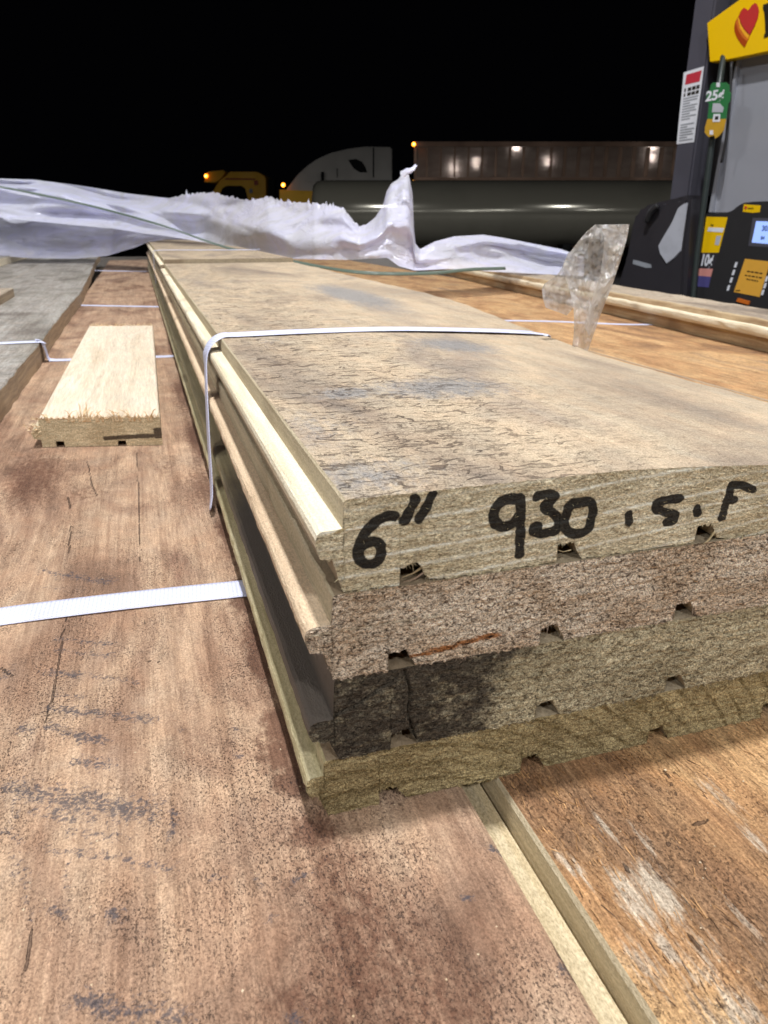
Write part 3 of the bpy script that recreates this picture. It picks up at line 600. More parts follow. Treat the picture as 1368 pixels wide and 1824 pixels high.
# ------------------------------------------------------------------ loose offcut on the brown board
def build_offcut():
    ang = math.atan2(483.2 - 500.8, 73.5)
    fl = onz(75, 797, 0); fr = onz(290, 793, 0); Wd = float(np.linalg.norm((fr - fl)[:2]))
    ax = (fr - fl)[:2] / Wd; ay = np.array([0.012, 1.0])
    T = 18.5; L = 478
    bot = [(-5, 8), (-4, 5.5), (0.2, 5.2), (0.4, 0.2), (9, 0.2), (9.2, 3.9), (14, 3.9), (14.4, 0.2), (47.5, 0.2), (47.7, 3.6), (52.5, 3.6), (53, 0.2), (Wd, 0.2)]
    top = [(-5, 9.5), (-4, 11.5), (-1, 12), (.1, 12.2), (.4, T - .6), (1, T), (Wd - .8, T), (Wd, T - .8)]
    def pe(x, z):
        d = seg_dist(x, z, [(40, 5.2), (55, 6.0), (Wd, 6.6)]); s = np.exp(-(d / 1.6) ** 2) * .95
        s = np.maximum(s, .95 * sst(x, Wd - 7, Wd - 3) * sst(z, 4, 5) * (1 - sst(z, 10, 13)))
        return np.stack([s, 0 * x, 0 * x], -1)
    def wp(V):
        V = V.copy(); x = V[:, 0].copy(); y = V[:, 1].copy()
        V[:, 0] = fl[0] + ax[0] * x + ay[0] * (y - 1000); V[:, 1] = fl[1] + ax[1] * x + ay[1] * (y - 1000); return V
    o = board('wood_offcut', 'pale loose offcut with splintered sawn end lying on the brown board', top, bot, 1000, 1000 + L, [M_off, M_tan, M_drab, M_eo], {'t': [1, 1, 1, 1, 1, 0, 0], 'r': 1, 'l': 1, 'b': [2] * 12},
              (8, 0.0), 3, wp, None, dict(mat=3, paint=pe, seed=6, amp=.5, rag=.2, rows=40, res=.5), 1, None, 0, 'offcut')
    og = np.array([fl[0] + ax[0] * Wd / 2, fl[1] + ax[1] * Wd / 2, 0])
    me = o.data; co = np.zeros(len(me.vertices) * 3); me.vertices.foreach_get('co', co); co = co.reshape(-1, 3) + (np.array(o['_og']) - og) * MM
    me.vertices.foreach_set('co', co.ravel()); o.location = og * MM; o['_og'] = og.tolist()
    rng = np.random.default_rng(5)
    def loc(x, y, z): return np.array([fl[0] + ax[0] * x + ay[0] * y, fl[1] + ax[1] * x + ay[1] * y, z])
    Ms = mat_milled('splinter_tan', (232, 210, 172), (208, 172, 128), 14)
    for x in list(rng.uniform(3, 70, 22)) + [26, 27.5, 31, 36, 48, 50, 52]:
        l = rng.uniform(2.5, 6) * (1.9 if 25 < x < 32 else 1)
        lean = rng.normal() * 2.5
        splinter(o, [loc(x, -.5, T - 2), loc(x + lean * .3, -1.2 + l * .1, T + l * .35), loc(x + lean * .8, l * .5, T + l * .62), loc(x + lean * 1.6, l, T + l * .72)], rng.uniform(.9, 1.7), Ms)
    n = 420; P = [loc(rng.uniform(-4, Wd), rng.uniform(-.5, .5), T - .2 - (rng.random() < .12) * rng.uniform(0, 8)) for _ in range(n)]
    D = [(rng.normal() * .6, rng.uniform(-.6, .8), rng.uniform(.1, 1)) for _ in range(n)]
    V, F = blades(np.array(P), np.array(D), rng.uniform(.6, 3.0, n) * (0.5 + rng.random(n)), rng.uniform(.25, .7, n), 3)
    f = mesh_obj('wood_fibres', V, F, Ms, og, None); f.parent = o; f.location = (0, 0, 0); f['kind'] = 'stuff'
    P = [loc(rng.uniform(0, Wd), L + rng.uniform(-.5, 1), T - .2) for _ in range(150)]
    V, F = blades(np.array(P), np.array([(rng.normal() * .5, rng.uniform(.2, .8), rng.uniform(.1, .8)) for _ in P]), rng.uniform(2, 7, 150), rng.uniform(.4, .9, 150), 4)
    f = mesh_obj('wood_fibres', V, F, Ms, og, None); f.parent = o; f.location = (0, 0, 0); f['kind'] = 'stuff'
    # tufts torn out at the left corner
    P = [loc(rng.uniform(-7, 2), rng.uniform(-1, 1), rng.uniform(8, 15)) for _ in range(28)]
    V, F = blades(np.array(P), np.array([(-rng.uniform(.2, 1), -rng.uniform(0, .6), rng.uniform(-.3, .9)) for _ in P]), rng.uniform(2, 4.5, 28), rng.uniform(.5, 1.0, 28), 7)
    f = mesh_obj('wood_fibres', V, F, Ms, og, None); f.parent = o; f.location = (0, 0, 0); f['kind'] = 'stuff'
build_offcut()

def crumbs(o, n, x0, x1, y0, y1, z, mat, seed):
    rng = np.random.default_rng(seed); V = []; F = []
    for _ in range(n):
        x, y = rng.uniform(x0, x1), y0 + (y1 - y0) * rng.random() ** 1.5; r = rng.uniform(.12, .38); k = len(V)
        V += [(x + r * math.cos(a) * rng.uniform(.6, 1.2), y + r * math.sin(a) * rng.uniform(.6, 1.4), z) for a in (0, 1.6, 3.1, 4.7)] + [(x, y, z + r * rng.uniform(.5, 1))]
        F += [[k, k + 1, k + 4], [k + 1, k + 2, k + 4], [k + 2, k + 3, k + 4], [k + 3, k, k + 4]]
    f = mesh_obj('sawdust', np.array(V), F, mat, o['_og'], None); f.parent = o; f.location = (0, 0, 0); f['kind'] = 'stuff'
M_dust = mat_milled('sawdust_grains', (226, 208, 176), (196, 170, 134), 22)
crumbs(oA, 160, -60, 62, 50, 320, .02, M_dust, 2); crumbs(oB, 120, 75, 175, 46, 130, .05, M_dust, 3)
# ------------------------------------------------------------------ straps
def mat_strap():
    g = NG('woven_white_strap'); a = g.n('ShaderNodeAttribute', attribute_name='paint'); x = g.n('ShaderNodeSeparateColor'); g.put(x.inputs[0], a.outputs['Color'])
    al = g.mth('MULTIPLY', x.outputs[0], 1000.0); ac = g.mth('MULTIPLY', x.outputs[1], 100.0)
    rib = g.mth('SINE', g.mth('MULTIPLY', al, 6.283 / 1.5)); yarn = g.mth('SINE', g.mth('MULTIPLY', ac, 6.283 / 1.1))
    nz = g.noise((1.2, 1.2, 1.2), 3, 0.6); bl = g.noise((0.05, 0.05, 0.05), 3)
    h = g.mth('ADD', g.mth('MULTIPLY', g.mth('MULTIPLY', rib, yarn), 0.5), g.mth('ADD', g.mth('MULTIPLY', rib, .25), g.mth('MULTIPLY', nz, 0.6)))
    c = g.mix(g.ss(h, -0.6, 0.7), lin((170, 173, 200)), lin((214, 217, 238)))
    c = g.mix(g.mth('MULTIPLY', g.ss(bl, .5, .7), .25), c, lin((176, 174, 184)))
    return g.done(g.bsdf(c, 0.5, g.bump(h, 0.00012), 0.4))
M_strap = mat_strap()
def strap(label, path, width, group=None, thick=0.7, wdir=None, mat=None, name='strap', cat='strap', sm=8):
    """flat band along path [(point, surface normal)], mm"""
    P = smooth([tuple(p) + tuple(n) for p, n in path], sm); P = np.array(P); pos = P[:, :3]; nr = P[:, 3:]; nr /= np.linalg.norm(nr, axis=1)[:, None]
    tg = np.gradient(pos, axis=0); tg /= np.linalg.norm(tg, axis=1)[:, None]
    sd = np.cross(tg, nr); sd /= np.linalg.norm(sd, axis=1)[:, None]; nr = np.cross(sd, tg)
    s = np.concatenate([[0], np.cumsum(np.linalg.norm(np.diff(pos, axis=0), axis=1))])
    nw = 7; off = np.linspace(-.5, .5, nw); V = []; A = []
    for i in range(len(pos)):
        w = width[0] + (width[1] - width[0]) * i / (len(pos) - 1) if isinstance(width, tuple) else width
        for k, q in enumerate(off):
            e = 1 - (2 * q) ** 6 * .6
            V.append(pos[i] + sd[i] * w * q + nr[i] * thick * e); A.append((s[i] * .001, (q + .5) * w * .01, 0))
        for k, q in enumerate(off[::-1]): V.append(pos[i] + sd[i] * w * q); A.append((s[i] * .001, (q + .5) * w * .01, 0))
    n = 2 * nw; m = len(pos); i = np.arange(m - 1)[:, None]; j = np.arange(n)[None, :]; jn = (j + 1) % n
    F = np.stack([i * n + j, i * n + jn, (i + 1) * n + jn, (i + 1) * n + j], -1).reshape(-1, 4).tolist()
    F += [list(range(n))[::-1], [(m - 1) * n + k for k in range(n)]]
    og = pos[len(pos) // 2]
    o = mesh_obj(name, V, F, mat or M_strap, og, None, None, True, np.array(A)); prop(o, label, cat, group); return o
UPN = (0, 0, 1); G1 = 'white woven straps'
yS = 388.0
strap('white woven strap over the handwritten board and down the left side of the bundle',
      [((20.5, 352, 1.2), (-1, 0, .0)), ((22.2, 356, 10), (-1, 0, .05)), ((23.6, 366, 34), (-1, 0, .05)), ((25.2, 376, 56), (-1, 0, .05)), ((26.6, 383, 68), (-1, 0, .1)), ((27.4, 385, 73.2), (-.9, 0, .5)), ((30.5, 386, 77.6), (-.6, 0, .8)), ((36, 387, 80.4), (-.2, 0, 1)), ((44, 387, 80.5), UPN),
       ((80, 388, 80.6), UPN), ((125, 390, 79.8), (.05, 0, 1)), ((170, 393, 77.2), (.1, 0, 1)), ((205, 396, 74.4), (.1, 0, 1)), ((219, 398, 72.4), (.3, 0, 1)), ((223.6, 398, 68.5), (1, 0, .3)), ((224, 399, 40), (1, 0, 0)), ((224, 399, 2), (1, 0, 0))], 16.5, G1, .5)
strap('thin white strap across the far end of the bundle near the film', [((27, 1560, 20), (-1, 0, 0)), ((27.4, 1562, 70), (-1, 0, 0)), ((29, 1562, 81), (-.8, 0, .6)), ((38, 1560, 86.4), UPN), ((120, 1545, 86.5), UPN), ((215, 1530, 86.5), UPN), ((222.5, 1528, 84), (.9, 0, .4)), ((224, 1528, 40), (1, 0, 0))], 14, G1)
a0 = onz(-90, 1118, 0); a1 = onz(0, 1100, 0); a2 = onz(220, 1073, 0); a3 = onz(445, 1048, 0); a4 = onz(560, 1036, 0)
strap('nearest white woven strap lying across the stained brown board', [((-112.8, a0[1] + 6, -17), (-1, 0, 0)), ((-112.6, a0[1] + 6, -5), (-1, 0, .1)), ((-111.4, a0[1] + 5, .4), (-.6, 0, .8)), ((-104, a0[1] + 4, .5), UPN), ((a0[0], a0[1], .3), UPN), ((a1[0], a1[1], .3), UPN), ((a2[0], a2[1], .5), UPN), ((a3[0] - 3, a3[1], .3), UPN), ((a3[0] + 8, a3[1] + 1, -.4), UPN)], 14.2, G1)
q = [onz(0, 613, 20.2), onz(40, 611, 20.2), onz(66, 610, 20.2)]
strap('white strap over the edge of the grey board and under the pale offcut', [((-300, 838, 20.6), UPN), ((-180, 840, 20.6), UPN), ((-112, 841, 20.8), UPN), ((-104.5, 842, 20), (.8, 0, .8)), ((-101.8, 843, 14), (1, 0, .1)), ((-100.5, 845, 4), (1, 0, .3)), ((-97, 846, 1), (.4, 0, 1)), ((-80, 846, .3), UPN), ((-30, 842, .2), UPN), ((26, 838, .2), UPN)], 14, G1)
strap('white strap across the brown board behind the offcut', [((-121, 1452, .3), UPN), ((-50, 1415, .3), UPN), ((27, 1376, .3), UPN)], 16, G1)
strap('farthest thin white strap on the brown board just before the film', [((-138, 2560, .3), UPN), ((-60, 2510, .3), UPN), ((24, 2456, .3), UPN)], 26, G1)
c0 = onz(850, 571); c1 = onz(980, 573); c2 = onz(1100, 578)
strap('thin white strap on the orange board between bundle and raised boards', [((c0[0] - 60, c0[1] + 30, .3), UPN), ((c0[0], c0[1], .3), UPN), ((c1[0], c1[1], .3), UPN), ((c2[0], c2[1], .3), UPN), ((c2[0] + 50, c2[1] - 20, .3), UPN)], 12, G1)

# ------------------------------------------------------------------ plastic film over the far end
def mat_film():
    g = NG('milky_plastic_film'); n1 = g.noise((0.012, 0.02, 0.02), 4, .6, .8); n2 = g.noise((0.06, 0.06, 0.08), 4, .65, 1.2); n3 = g.noise((.35, .35, .35), 3, .6)
    pr, pg, pb = g.paint()
    c = g.mix(g.ss(n1, .35, .65), lin((230, 231, 253)), lin((244, 245, 255)))
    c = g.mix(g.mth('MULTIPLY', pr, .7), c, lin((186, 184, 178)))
    cr = g.mth('ABSOLUTE', g.mth('SUBTRACT', g.noise((0.010, 0.02, 0.03), 3, .55, 1.6, (5, 2, 1)), .5)); cr = g.mth('SUBTRACT', 1.0, g.ss(cr, 0.0, 0.03))
    c2 = g.mth('ABSOLUTE', g.mth('SUBTRACT', g.noise((0.03, 0.03, 0.05), 3, .55, 1.2, (15, 2, 7)), .5)); c2 = g.mth('SUBTRACT', 1.0, g.ss(c2, 0.0, 0.06))
    h = g.mth('ADD', g.mth('MULTIPLY', n2, .4), g.mth('ADD', g.mth('MULTIPLY', cr, .8), g.mth('MULTIPLY', c2, .2))); nr = g.bump(h, 0.0013)
    d = g.n('ShaderNodeBsdfDiffuse'); g.put(d.inputs[0], c); g.put(d.inputs['Normal'], nr)
    t = g.n('ShaderNodeBsdfTranslucent'); g.put(t.inputs[0], c); g.put(t.inputs['Normal'], nr)
    gl = g.n('ShaderNodeBsdfGlossy'); gl.inputs['Roughness'].default_value = .25; g.put(gl.inputs['Normal'], nr); gl.inputs[0].default_value = (.9, .9, 1, 1)
    tr = g.n('ShaderNodeBsdfTransparent')
    def mx(f, a, b):
        m = g.n('ShaderNodeMixShader'); g.put(m.inputs[0], f); g.put(m.inputs[1], a.outputs[0]); g.put(m.inputs[2], b.outputs[0]); return m
    s = mx(.30, d, t); s = mx(.08, s, gl); al = g.mth('ADD', g.grey(n1, .06, .36), g.mth('MULTIPLY', pr, .12)); s = mx(al, s, tr)
    return g.done(s.outputs[0])
M_film = mat_film()
TOP = [(-80, 312), (0, 318), (60, 320), (140, 330), (230, 345), (300, 353), (330, 347), (372, 343), (410, 351), (440, 356), (478, 350), (500, 357), (520, 361), (560, 362), (590, 365), (610, 371), (625, 388), (640, 403), (652, 400), (668, 388), (682, 366), (689, 340), (697, 327), (708, 320), (716, 311), (722, 306),
       (728, 309), (731, 325), (735, 345), (736, 372), (737, 400), (739, 432), (748, 444), (775, 430), (810, 421), (860, 418), (900, 424), (950, 434), (1000, 444), (1040, 458)]
BOT = [(-80, 345), (0, 340), (100, 358), (200, 378), (300, 408), (400, 441), (450, 450), (520, 461), (620, 463), (690, 459), (710, 474), (740, 482), (800, 479), (880, 484), (1000, 490), (1040, 492)]
DY = [(-80, 2750), (200, 2650), (300, 2350), (450, 1800), (560, 1520), (640, 1400), (740, 1420), (850, 1480), (1040, 1560)]
def interp(tab, u): return np.interp(u, [a for a, _ in tab], [b for _, b in tab])
def film_patch(u0, u1, nu, nv, top, bot, dy, seed, ragged=False, amp=1.0, dback=0.0):
    us = np.linspace(u0, u1, nu); T = interp(top, us); B = interp(bot, us); Yb = interp(dy, us)
    T0 = T.copy()
    if ragged:
        m = sst(us, 305, 330) * (1 - sst(us, 640, 655)); T = T + m * ((vn(us * .35, us * 0, 5) - .6) * 5 + (vn(us * .9, us * 0, 6) - .5) * 4 - 8 * (vn(us * .16, us * 0, 7) > .78) * vn(us * .5, us * 0, 9))
    V = []; A = []
    for i, u in enumerate(us):
        for j in range(nv):
            t = j / (nv - 1); v = T0[i] + (B[i] - T0[i]) * t + (T[i] - T0[i]) * max(0, 1 - t * 9)
            w = (fbm(u * .006 + t * .9, t * 1.6 - u * .002, seed, 2) - .5) * 300
            rid = 1 - abs(2 * fbm(u * .010 + t * 1.2, t * 2.2 - u * .006, seed + 5, 2) - 1); w += (rid - .7) * 70
            w += (fbm(u * .05, t * 5 + u * .015, seed + 9, 2) - .5) * 6
            y = Yb[i] + (w * amp) * (0.3 + 0.7 * math.sin(math.pi * min(1, .12 + t * .88))) + 160 * (0.5 - t) + dback
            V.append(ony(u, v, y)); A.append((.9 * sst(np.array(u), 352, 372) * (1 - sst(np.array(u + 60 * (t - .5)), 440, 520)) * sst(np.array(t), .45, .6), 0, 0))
    return np.array(V), grid_faces(nu, nv), np.array(A)
def build_film():
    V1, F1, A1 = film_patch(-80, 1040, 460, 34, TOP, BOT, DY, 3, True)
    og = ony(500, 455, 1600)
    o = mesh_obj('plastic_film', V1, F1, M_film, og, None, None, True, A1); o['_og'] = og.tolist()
    prop(o, 'milky white plastic film draped across the far ends of the boards', 'plastic film')
    T2 = [(-80, 350), (0, 336), (60, 345), (140, 358), (220, 378), (300, 402), (360, 424), (400, 437)]
    B2 = [(-80, 386), (0, 388), (130, 401), (200, 407), (260, 416), (300, 421), (360, 431), (400, 441)]
    V, F, A = film_patch(-80, 400, 150, 14, T2, B2, DY, 21, False, .5, -90)
    f = mesh_obj('film_fold', V, F, M_film, og, None, None, True, A); f.parent = o; f.location = (0, 0, 0)
    T3 = [(-80, 388), (0, 380), (130, 392), (260, 408), (330, 424)]
    B3 = [(-80, 452), (0, 456), (60, 460), (130, 461), (190, 456), (240, 441), (265, 431), (300, 426), (330, 427)]
    V, F, A = film_patch(-80, 330, 150, 22, T3, B3, DY, 33, False, .45, 40)
    f = mesh_obj('film_fold', V, F, M_film, og, None, None, True, A); f.parent = o; f.location = (0, 0, 0)
    # twisted tip of the torn peak
    tip = [ony(718, 310, 1400), ony(724, 305, 1398), ony(731, 304, 1392), ony(737, 300, 1390), ony(740, 295, 1392), ony(743, 296, 1396)]
    V = []; n = 8
    for i, p in enumerate(tip):
        r = (7, 6, 4.5, 3.6, 3.2, 1)[i]
        for k in range(n): a = 2 * math.pi * k / n + i * .5; V.append(p + np.array([math.cos(a) * r * .8, math.sin(a) * r * .6, math.sin(a) * r * (1 if k % 2 else .7)]))
    F = [[i * n + k, i * n + (k + 1) % n, (i + 1) * n + (k + 1) % n, (i + 1) * n + k] for i in range(len(tip) - 1) for k in range(n)]
    f = mesh_obj('twisted_tip', V, F, M_film, og, None, None, True); f.parent = o; f.location = (0, 0, 0)
build_film()
M_green = mat_flat('green_plastic_band', (98, 112, 100), .35, .5, 0, .3, 200)
gp = [((-80, 326), 2600), ((0, 333), 2500), ((150, 364), 2400), ((280, 399), 2150), ((400, 440), 1650), ((480, 456), 1480), ((560, 473), 1330), ((650, 486), 1215), ((760, 487), 1230), ((840, 480), 1280), ((900, 478), 1330)]
strap('thin green plastic band running along the lower edge of the film', [(ony(u, v, y), (0, -1, .35)) for (u, v), y in gp], (6, 6), None, .8, None, M_green, 'plastic_band', 'band')

# ------------------------------------------------------------------ strip of clear packing tape standing at the bundle's edge
def build_tape():
    g = NG('clear_crinkled_tape'); n1 = g.noise((.35, .35, .35), 4, .7, 1.5); n2 = g.noise((.09, .09, .09), 3, .6, .6)
    vf = g.vor((.16, .16, .12), 'F1', vec=g.vadd(g.mm(), g.vmul(g.noisec((.1, .1, .1), 2), (8, 8, 8)))); nr = g.bump(g.mth('ADD', vf, g.mth('MULTIPLY', n1, .25)), .004)
    gl = g.n('ShaderNodeBsdfGlossy'); gl.inputs['Roughness'].default_value = .13; g.put(gl.inputs['Normal'], nr)
    d = g.n('ShaderNodeBsdfDiffuse'); g.put(d.inputs[0], g.mix(g.ss(n2, .4, .62), lin((228, 220, 206)), lin((240, 242, 246)))); g.put(d.inputs['Normal'], nr)
    tl = g.n('ShaderNodeBsdfTranslucent'); tl.inputs[0].default_value = (.93, .92, .9, 1); g.put(tl.inputs['Normal'], nr)
    tr = g.n('ShaderNodeBsdfTransparent'); tr.inputs[0].default_value = (.96, .95, .93, 1)
    def mx(f, a, b):
        m = g.n('ShaderNodeMixShader'); g.put(m.inputs[0], f); g.put(m.inputs[1], a.outputs[0]); g.put(m.inputs[2], b.outputs[0]); return m
    s = mx(.5, d, tl); s = mx(.3, s, gl); s = mx(g.grey(n2, .30, .48), s, tr); M = g.done(s.outputs[0])
    def patch(Lp, Rp, nu, nv, y, seed, amp):
        L = np.array(smooth(Lp, 8)); Rr = np.array(smooth(Rp, 8)); tl_ = np.linspace(0, 1, nv)
        def res(P): s = np.linspace(0, 1, len(P)); return np.stack([np.interp(tl_, s, P[:, 0]), np.interp(tl_, s, P[:, 1])], -1)
        L = res(L); Rr = res(Rr); V = []
        for j in range(nv):
            for i in range(nu):
                q = i / (nu - 1); u = L[j, 0] * (1 - q) + Rr[j, 0] * q; v = L[j, 1] * (1 - q) + Rr[j, 1] * q
                w = (fbm(u * .05, v * .04, seed, 4) - .5) * amp + (fbm(u * .16, v * .13, seed + 7, 3) - .5) * amp * .45 + amp * .5 * (1 - abs(2 * fbm(u * .03 + 3, v * .02, seed + 3, 2) - 1)) + (q - .5) * 14 + (640 - v) * .15
                V.append(ony(u, v, y + w))
        return np.array(V), grid_faces(nv, nu)
    V, F = patch([(1060, 400), (1040, 418), (1012, 455), (1004, 480), (1020, 540), (1022, 590), (1016, 640)], [(1121, 399), (1118, 420), (1108, 455), (1090, 510), (1070, 560), (1056, 600), (1042, 640)], 26, 64, 352, 4, 22)
    og = ony(1030, 640, 352)
    o = mesh_obj('tape_strip', V, F, M, og, None, None, True); o['_og'] = og.tolist(); prop(o, 'strip of clear crinkled packing tape standing up beside the bundle', 'tape')
    V, F = patch([(1012, 450), (995, 486), (968, 508), (967, 530), (972, 548)], [(1030, 450), (1030, 486), (1030, 515), (1022, 545), (1010, 562)], 18, 30, 360, 9, 16)
    f = mesh_obj('torn_flap', V, F, M, og, None, None, True); f.parent = o; f.location = (0, 0, 0)
    V, F = patch([(1070, 401), (1076, 430), (1072, 470), (1066, 500), (1052, 540), (1040, 580)], [(1120, 400), (1117, 422), (1106, 456), (1090, 508), (1068, 555), (1050, 600)], 18, 40, 349, 14, 14)
    f = mesh_obj('folded_edge', V, F, M, og, None, None, True); f.parent = o; f.location = (0, 0, 0)
build_tape()

# ------------------------------------------------------------------ fuel pump beside the load
PD = np.array([math.sin(R(-16.4)), math.cos(R(-16.4)), 0.0]); PN = np.array([-PD[1], PD[0], 0.0])      # along the face, out of the face
PO = CAM + ray(1300, 400) * 2200; PO[2] = 0
PR = np.stack([PD, PN, np.array([0, 0, 1.0])])
GROUND = -1270.0
PB = PO.copy(); PB[2] = GROUND
pump = empty('fuel_pump', PB, math.atan2(PD[1], PD[0]))
prop(pump, 'dark grey fuel pump with yellow heart header and lit screen, right of the boards', 'fuel pump')
def pl(u, v, off=0.0):
    """pixel to the pump's face plane moved out by off: local (s, n, z)"""
    r = ray(u, v); P0 = PO + PN * off; t = float((P0 - CAM) @ PN) / float(r @ PN); Q = CAM + r * t; return PR @ (Q - PB)
def slab(name, px, off, th, mat, parent=pump, bev=0.0, local=None):
    pts = [np.array(p, float) for p in local] if local else [pl(u, v, off) for u, v in px]
    n = len(pts); V = [(p[0], off, p[2]) for p in pts] + [(p[0], off - th, p[2]) for p in pts]
    F = [list(range(n)), list(range(n, 2 * n))[::-1]] + [[k, k + n, (k + 1) % n + n, (k + 1) % n] for k in range(n)]
    o = child(name, V, F, mat, parent)
    bm = bmesh.new(); bm.from_mesh(o.data); bmesh.ops.recalc_face_normals(bm, faces=bm.faces)
    if bev: bmesh.ops.bevel(bm, geom=[e for e in bm.edges], offset=bev * MM, segments=2, affect='EDGES')
    bm.to_mesh(o.data); bm.free(); return o
def text(name, body, size, u, v, off, mat, parent=pump, sx=1.0, shear=0.0, align='LEFT', anchor=None):
    """flat lettering on the face; the text runs along -PD because the viewer sees the face from outside"""
    c = bpy.data.curves.new(name, 'FONT'); c.body = body; c.size = size * MM; c.align_x = align; c.align_y = 'CENTER'; c.extrude = 0.0003; c.shear = shear; c.offset = size * 0.00003
    t = bpy.data.objects.new(name, c); COL.objects.link(t); bpy.context.view_layer.update()
    me = bpy.data.meshes.new_from_object(t.evaluated_get(bpy.context.evaluated_depsgraph_get())); bpy.data.objects.remove(t)
    p = anchor if anchor is not None else pl(u, v, off)
    M = Matrix(((-sx, 0, 0, p[0] * MM), (0, 0, 1, off * MM), (0, 1, 0, p[2] * MM), (0, 0, 0, 1))); me.transform(M)
    me.materials.append(mat); o = bpy.data.objects.new(name, me); COL.objects.link(o); o.parent = parent; return o
M_pd = mat_flat('pump_charcoal_plastic', (50, 48, 52), .4, .4, 0, .3, 14)
M_pf = mat_flat('pump_frame_paint', (80, 79, 88), .4, .4, 0, .2, 8)
M_pk = mat_flat('pump_black_plastic', (44, 43, 44), .5, .35, 0, .3, 25)
M_ps = mat_flat('brushed_steel', (170, 172, 180), .35, .5, .3, .2, 5)
M_y = mat_flat('yellow_print', (236, 190, 0), .45, .4, 0, .06, 9)
M_red = mat_flat('red_print', (190, 50, 46), .45, .4, 0, .1, 30); M_or = mat_flat('orange_print', (206, 108, 34), .45, .4, 0, .1, 30); M_ry = mat_flat('amber_print', (240, 170, 40), .45, .4, 0, .1, 30); M_rb = mat_flat('rust_print', (166, 66, 10), .45, .4, 0, .1, 30)
M_ink = mat_flat('black_print', (34, 30, 22), .5, .4, 0, .1, 30); M_wh = mat_flat('white_sticker', (222, 224, 230), .5, .4, 0, .12, 40); M_gt = mat_flat('grey_print', (150, 154, 160), .6, .3, 0, .2, 60)
M_crim = mat_flat('crimson_print', (188, 52, 66), .5, .4, 0, .1, 40); M_gn = mat_flat('green_tag', (48, 116, 66), .45, .4, 0, .15, 40); M_tg = mat_flat('mustard_tag', (196, 152, 44), .5, .4, 0, .2, 40)
M_pu = mat_flat('violet_print', (78, 74, 128), .5, .4, 0, .2, 40); M_pi = mat_flat('pink_print', (206, 140, 130), .5, .4, 0, .2, 40); M_st = mat_flat('ochre_sticker', (226, 168, 62), .5, .4, 0, .1, 25)
M_lcd = mat_flat('lit_screen', (150, 176, 240), .3, .4, 0, .05, 20, (0.30, 0.46, 0.95), 0.75)
M_hose = mat_flat('rubber_hose', (48, 56, 54), .4, .5, 0, .3, 40); M_flap = mat_flat('grey_plastic_flap', (182, 184, 192), .5, .4, 0, .25, 20)
zt = 2420.0
def S_(u, v, off=0): return pl(u, v, off)[0]
sL = 223.0; sR = -520.0
# housing
def box(name, s0, s1, n0, n1, z0, z1, mat, bev=6.0, parent=pump):
    V = [(s, n, z) for z in (z0, z1) for s, n in ((s0, n0), (s1, n0), (s1, n1), (s0, n1))]
    F = [[0, 3, 2, 1], [4, 5, 6, 7], [0, 1, 5, 4], [1, 2, 6, 5], [2, 3, 7, 6], [3, 0, 4, 7]]
    o = child(name, V, F, mat, parent); bm = bmesh.new(); bm.from_mesh(o.data); bmesh.ops.recalc_face_normals(bm, faces=bm.faces)
    if bev: bmesh.ops.bevel(bm, geom=list(bm.edges), offset=bev * MM, segments=2, affect='EDGES')
    bm.to_mesh(o.data); bm.free(); return o
box('housing', sR, 150, -480, -60, 0, zt, M_pk)
fr_in = S_(1258, 118)
box('corner_post', fr_in, sL, -480, 0, 0, zt, M_pf)
box('corner_post', sR - 60, sR, -480, 0, 0, zt, M_pf)
box('plinth', sR - 60, sL + 20, -500, 30, -40, 120, M_pk)
panel = slab('front_panel', [(1316, 96), (1263, 380), (1420, 380), (1460, 60)], -18, 30, M_ps, bev=3)
rim = slab('panel_rim', [(1313, 100), (1318, 98), (1268, 378), (1262, 378)], -6, 30, M_ps)
# yellow header
hd = slab('header_sign', [(1259, 41), (1264, 111), (1300, 106), (1368, 92), (1500, 55), (1500, -90), (1420, -52), (1368, -28), (1316, 0)], 26, 30, M_y, bev=2)
def rp(l): return [(1288 + a / 15.2, b / 15.2) for a, b in l]
HS = [(300, 740), (330, 590), (400, 470), (440, 380), (490, 280), (560, 205), (620, 235), (670, 280), (710, 240), (760, 160), (850, 80), (910, 100), (950, 190), (970, 310), (940, 500), (860, 700), (740, 930), (600, 1250), (575, 1280), (480, 1180), (370, 1010), (310, 860)]
slab('heart_outline', rp(HS), 27.2, 1.4, M_rb, hd)
slab('heart_band', rp([(345, 600), (410, 470), (450, 640), (530, 780), (620, 890), (715, 960), (690, 1040), (640, 1120), (520, 1010), (410, 840)]), 27.8, 1.0, M_or, hd)
slab('heart_band', rp([(398, 500), (425, 480), (470, 640), (550, 790), (640, 890), (710, 960), (665, 1050), (560, 930), (450, 760)]), 28.3, .8, M_ry, hd)
slab('heart', rp([(435, 430), (500, 290), (570, 215), (620, 245), (672, 295), (715, 245), (765, 165), (850, 92), (905, 115), (940, 200), (958, 310), (930, 490), (850, 690), (735, 915), (700, 915), (600, 820), (520, 690), (470, 590)]), 29, .9, M_red, hd)
# initial of the header's lettering, cut off by the picture's edge
slab('letter', rp([(1080, 130), (1216, 80), (1400, 20), (1400, 180), (1330, 210), (1345, 800), (1500, 740), (1620, 560), (1720, 540), (1700, 830), (1216, 985), (1100, 1025), (1110, 940), (1140, 880), (1135, 600), (1110, 300), (1080, 250)]), 28.0, 1.6, M_ink, hd)
